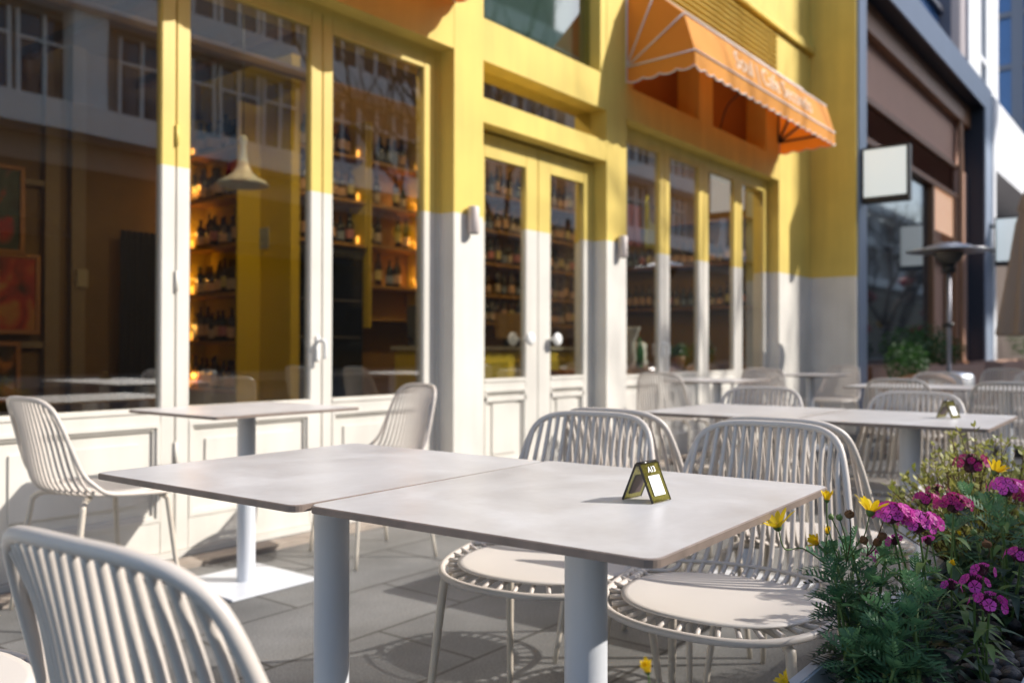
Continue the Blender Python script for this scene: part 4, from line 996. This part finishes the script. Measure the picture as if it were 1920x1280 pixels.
br1 = [(1.46, .47, .660), (1.50, .455, .672), (1.43, .46, .635), (1.42, .45, .60), (1.46, .41, .63), (1.50, .40, .66), (1.55, .42, .655), (1.43, .42, .575), (1.50, .47, .61), (1.56, .47, .63), (1.50, .36, .62), (1.57, .37, .63), (1.42, .45, .60)]
b0 = (1.46, .45, .655); b1 = (1.50, .43, .66)
daisy_bush('feathery green daisy bush with yellow flowers leaning over the white planter rim', (1.46, .43), br1,
 [((1.346, .521, .722), (-.25, .25, 1), .034, .70, (1.43, .475, .655)), ((1.435, .473, .757), (0, 0, 1), .021, .25, (1.46, .465, .66)),
  ((1.462, .413, .741), (.35, -.15, 1), .035, .68, (1.46, .45, .655)), ((1.420, .485, .688), (-.8, .25, .6), .021, .35, (1.45, .47, .655)), ((1.452, .478, .700), (-.1, -.1, 1), .015, .2, (1.46, .46, .655))],
 stem_extra=[((1.437, .438, .737), .0075, 'd', b0), ((1.427, .451, .732), .0052, 'g', b0), ((1.418, .461, .733), .005, 'g', b0), ((1.451, .420, .696), .007, 'd', b1), ((1.485, .409, .688), .007, 'd', b1), ((1.472, .398, .702), .007, 'd', b1), ((1.50, .40, .735), .007, 'd', b1)])
br2 = [(1.35, .36, .56), (1.36, .35, .585), (1.40, .335, .60), (1.32, .34, .55), (1.38, .38, .565), (1.45, .34, .62), (1.37, .37, .54), (1.40, .37, .60), (1.33, .40, .56)]
daisy_bush('low green daisy bush with blue-green divided leaves at the bottom right', (1.36, .34), br2, [((1.262, .475, .513), (-.3, .5, .6), .022, .5, (1.28, .42, .50)), ((1.655, .33, .632), (-.4, .3, .8), .013, .2, (1.5, .33, .56))], L=.075)
br4 = [(.86, .42, .545), (.92, .38, .55), (.80, .38, .54), (.90, .45, .535), (.83, .33, .55)]
daisy_bush('near end daisy bush mostly below the picture, one orange bloom showing', (.86, .38), br4, [((.842, .470, .652), (-.2, .1, 1), .018, .22, (.86, .43, .55))], L=.05)
br3 = [(1.98, .33, .68), (2.05, .38, .69), (1.92, .30, .66), (2.02, .27, .65), (1.9, .38, .65), (2.12, .33, .66)]
daisy_bush('further daisy bush between the magenta heads, one yellow flower on top', (1.99, .33), br3, [((1.972, .318, .757), (.3, -.3, .8), .032, .6, (1.99, .33, .67)), ((1.93, .25, .655), (-.3, -.2, 1), .012, .2, (1.98, .28, .62)), ((1.86, .36, .645), (-.3, .2, 1), .010, .2, (1.92, .33, .62))], L=.07,
 stem_extra=[((1.80, .304, .645), .008, 'd', (1.9, .32, .60)), ((1.82, .33, .66), .006, 'g', (1.9, .32, .62))])

def floret(m, p, ax, r, mi):
    ax = Vector(ax).normalized(); q = ax.to_track_quat('Z', 'Y').to_matrix().to_4x4(); mt = Matrix.Translation(p) @ q
    for k in range(5):
        th = 2*math.pi*k/5+.3; pts = [(0, 0, 0)]
        for j, (rr, da) in enumerate(((.40, -.42), (.84, -.60), (.98, -.38), (.92, -.19), (1.02, 0), (.92, .19), (.98, .38), (.84, .60), (.40, .42))):
            pts.append((r*rr*math.cos(th+da), r*rr*math.sin(th+da), .0016+.12*r*rr))
        m.add([mt @ Vector(v) for v in pts], [tuple(range(10))], mi)
def lance(m, base, d, L, wd, mi=0, droop=.5):
    d = Vector(d).normalized(); s = d.cross(Vector((0, 0, 1)))
    if s.length < 1e-3: s = Vector((1, 0, 0))
    s.normalize(); n = 6; vs = []
    for i in range(n+1):
        tt = i/n; p = Vector(base)+d*L*tt-Vector((0, 0, 1))*droop*L*tt*tt; ww = wd*math.sin(math.pi*(tt*.86+.1))
        vs += [p-s*ww, p+Vector((0, 0, -.15*wd)), p+s*ww]
    m.add(vs, [f for i in range(n) for f in ((3*i, 3*i+1, 3*i+4, 3*i+3), (3*i+1, 3*i+2, 3*i+5, 3*i+4))], mi, True)
def dianthus(label, c, heads, nl=46, spread=.09, hgt=.13):
    t = thing('sweet_william', label, 'flowering plant', (c[0], c[1], PZ-.06)); o = Vector((c[0], c[1], PZ-.06))
    m = MB()
    for k in range(nl):
        th = rnd.uniform(0, 6.28); z = rnd.uniform(.0, hgt); rr = rnd.uniform(0, .03)
        lance(m, (rr*math.cos(th), rr*math.sin(th), z), (math.cos(th), math.sin(th), rnd.uniform(.1, 1.2)), rnd.uniform(.05, .11), rnd.uniform(.006, .012), 1 if rnd.random() < .35 else 0, rnd.uniform(.2, .9))
    m.build('leaves', [LEAF_P, LEAF_DD], t)
    for (p, R, n, deep) in heads:
        P_ = Vector(p)-o
        m = MB(); bud(m, P_-Vector((0, 0, R*.12)), R*.42, 0)
        for k in range(int(190*R/.03)):
            th = rnd.uniform(0, 6.28); el = rnd.uniform(-.7, 1.4); d = Vector((math.cos(th)*math.cos(el), math.sin(th)*math.cos(el), math.sin(el)*.8)); a = P_+d*R*rnd.uniform(.6, .98)-Vector((0, 0, R*.2)); s = d.cross(Vector((.2, .1, 1))).normalized()*.0017
            a0 = P_-Vector((0, 0, R*.35)); a = P_+d*R*.55-Vector((0, 0, R*.15)); m.add([a-s, a+s, a+d*R*.38+Vector((0, 0, .004))], [(0, 1, 2)], 0); m.add([a0-s*.5, a0+s*.5, a], [(0, 1, 2)], 0)
        h = m.build('flower_head', CALYX, t)
        m = MB()
        for k in range(n):
            el = R_(90)-R_(98)*math.sqrt((k+.5)/n); th = k*2.399; d = Vector((math.cos(th)*math.cos(el), math.sin(th)*math.cos(el), math.sin(el)*.72))
            floret(m, P_+Vector((d.x, d.y, d.z*.72))*R*rnd.uniform(.92, 1.08), d+Vector((rnd.uniform(-.3, .3), rnd.uniform(-.3, .3), .2)), rnd.uniform(.008, .0112), 0)
        m.build('florets', PETPD if deep else PETP, h)
        m = MB(); b = Vector((rnd.uniform(-.012, .012), rnd.uniform(-.012, .012), .02)); pts = catmull([P_-Vector((0, 0, R*.5)), P_.lerp(b, .5)+Vector((rnd.uniform(-.01, .01), rnd.uniform(-.01, .01), 0)), b], 6); m.tube(pts, .0018, 6)
        for q in pts[3:9:2]:
            th = rnd.uniform(0, 6.28)
            for a_ in (0, math.pi): lance(m, q, (math.cos(th+a_), math.sin(th+a_), .5), .05, .006, 0, .7)
        m.build('flower_stem', STEMG, h)
    return t
dianthus('magenta sweet william with the largest flower head, beside the yellow daisies', (1.56, .36), [((1.485, .385, .736), .028, 20, False), ((1.512, .352, .722), .030, 22, False), ((1.50, .385, .690), .011, 2, False), ((1.54, .345, .688), .009, 2, False)])
dianthus('magenta sweet william behind the largest head, with deep pink flowers', (1.80, .36), [((1.758, .351, .718), .028, 17, True), ((1.655, .455, .628), .012, 5, False), ((1.86, .42, .705), .02, 8, True)])
dianthus('tall dark magenta sweet william in front of the yellow-green shrub', (2.13, .39), [((2.111, .386, .752), .036, 14, True), ((2.175, .468, .672), .028, 6, True)])
dianthus('pink sweet william at the right picture edge with a round bright head', (1.95, .29), [((1.933, .292, .732), .031, 20, False), ((1.985, .262, .712), .022, 12, True), ((1.831, .255, .625), .022, 9, False)])
dianthus('low pink sweet william near the pebbles with scattered open flowers', (1.56, .27), [((1.508, .272, .640), .018, 5, False), ((1.466, .245, .622), .024, 9, False), ((1.538, .31, .623), .012, 3, False), ((1.535, .265, .655), .014, 3, False)], nl=12)

# yellow-green shrub
def shrub(label, c, n, rx, ry, h):
    t = thing('small_leaved_shrub', label, 'shrub', (c[0], c[1], PZ-.06)); m = MB(); mb = MB()
    for i in range(n):
        th = rnd.uniform(0, 6.28); rr = math.sqrt(rnd.random()); tip = Vector((rx*rr*math.cos(th), ry*rr*math.sin(th), h*(1-.45*rr*rr)*rnd.uniform(.75, 1.05)))
        pts = branch(mb, (rnd.uniform(-.03, .03), rnd.uniform(-.03, .03), 0), tip, .0028, .0008, 0, .02, 10)
        for k in range(2, 11):
            for j in range(3):
                q = pts[k] if k == 10 else pts[k].lerp(pts[min(k+1, 10)], j/3.0)
                d = Vector((rnd.uniform(-1, 1), rnd.uniform(-1, 1), rnd.uniform(.0, 1.2))).normalized()
                s = d.cross(Vector((rnd.uniform(-.4, .4), rnd.uniform(-.4, .4), 1))).normalized(); L = rnd.uniform(.014, .023); w_ = L*.25
                m.add([q, q+d*L*.45+s*w_, q+d*L, q+d*L*.45-s*w_], [(0, 1, 2, 3)], 0)
    m.build('foliage', LEAF_S, t); mb.build('twigs', STEMB, t)
shrub('airy yellow-green small-leaved shrub behind the magenta flowers', (2.42, .43), 210, .44, .20, .35)
shrub('yellow-green small-leaved shrub at the right picture edge further along the planter', (2.95, .33), 110, .28, .13, .33)

# ------------------------------------------------------------ the other side of the street (seen in the glass, shades the sun)
opp = thing('opposite_building', 'pale stone building across the street, reflected in the glass, with an added shading wing', 'building', (0, -14.5, 0))
m = MB(); m.box(-12, 23.4, -8, -.4, 0, 13.2); m.box(26.2, 32, -3, -.4, 0, 26); m.box(23.4, 26.2, -3, -.4, 0, 12.4); m.box(33, 150, -3, -.4, 0, 12.4); m.build('wall', mat('opp_wall', (.30, .265, .24), .7), opp)  # the tall wing is added, unseen, to shade the brown shop
m = MB()
for z in (6.3, 9.5, 12.5): m.box(-12, 150, -.4, .55, z, z+.7)
for z in (14, 17.4, 20.8): m.box(26.2, 33, -.4, .35, z, z+.75)
x = -12
while x < 148:
    m.box(x, x+.9, -.4, .2, 6.99, 12.49); x += 7.5
m.build('stone_band', OPPW, opp)
wm = MB(); wm.box(0, 1.3, -.38, -.36, 0, 2.1); wme = wm.mesh('window', DARKGL)
fm = MB()
for a in (0, .62, 1.3): fm.box(a-.04, a+.04, -.36, -.28, 0, 2.1)
fm.box(0, 1.3, -.36, -.28, 1.4, 1.47); fme = fm.mesh('window_frame', OPPW)
x = -10.8; cnt = 0
while x < 44:
    for z in (7.15, 10.3):
        if cnt < 90:
            o = bpy.data.objects.new('window', wme); COL.objects.link(o); o.parent = opp; o.location = (x, 0, z)
            f = bpy.data.objects.new('window_frame', fme); COL.objects.link(f); f.parent = o; cnt += 1
    x += 1.5 if (x+12) % 7.5 < 5.2 else 2.6
m = MB(); m.box(-12, 150, -.39, -.37, .3, 5.6); m.build('shopfront_glass', mat('opp_shopfront', (.03, .022, .016), .5), opp)
m = MB(); 
for x in (4, 14, 26): m.add([(x, -.3, 4.2), (x+6, -.3, 4.2), (x+6, 1.3, 3.6), (x, 1.3, 3.6)], [(0, 1, 2, 3)])
m.build('dark_canopy', BLACK, opp)
def bare_tree(loc, h, seed, label):
    r = random.Random(seed); t = thing('bare_tree', label, 'tree', loc); mt_ = MB(); mc = MB()
    def grow(p, d, L, rad, lv):
        n = 4; pts = [Vector(p)]; dd = Vector(d)
        for i in range(n):
            dd = (dd+Vector((r.uniform(-.16, .16), r.uniform(-.16, .16), r.uniform(-.03, .12)))).normalized(); pts.append(pts[-1]+dd*L/n)
        (mt_ if lv == 0 else mc).tube(pts, [rad*(1-.35*i/n) for i in range(n+1)], 6 if lv < 2 else 4)
        if lv >= (6 if h > 10 else 5): return
        for k in range(3 if lv < 3 else 2):
            nd = (dd+Vector((r.uniform(-.8, .8), r.uniform(-.8, .8), r.uniform(-.05, .6)))).normalized(); grow(pts[-1] if k else pts[-2], nd, L*r.uniform(.62, .82), rad*.62, lv+1)
    grow((0, 0, 0), (0, 0, 1), h*.27, .15, 0)
    mt_.build('trunk', BARK, t); mc.build('branches', BARK, t)
    return t
for i, (x, y, h) in enumerate(((2.6, -6.8, 12), (16.2, -7.0, 14), (31, -.9, 7.0), (19.0, -7.4, 13), (38, -2.6, 8))):
    bare_tree((x, y, 0), h, 20+i, ['bare street tree nearest the cafe, opposite the doors', 'bare street tree opposite the right folding windows', 'bare street tree opposite the brown shop', 'bare street tree opposite the projecting yellow wall', 'bare street tree furthest down the street'][i])
for i in range(1, 14):
    m = MB(); m.ball((0, 0, 0), .26, 16, 10, sc=(1, 1, .8)); x = 8+i*1.9
    o = m.build('paper_lantern', LANT_R if i % 3 else LANT_Y, label='round %s paper lantern hung in the street trees' % ('red' if i % 3 else 'yellow'), cat='lantern', group='red lanterns in the trees' if i % 3 else 'yellow lanterns in the trees'); o.location = (x, -6.6+rnd.uniform(-.8, .8), 4.2+rnd.uniform(-.9, 1.3)) if i < 5 else (21.5+i*1.5, -1.6+rnd.uniform(-1.2, .8), 2.6+rnd.uniform(-.9, 1.6))
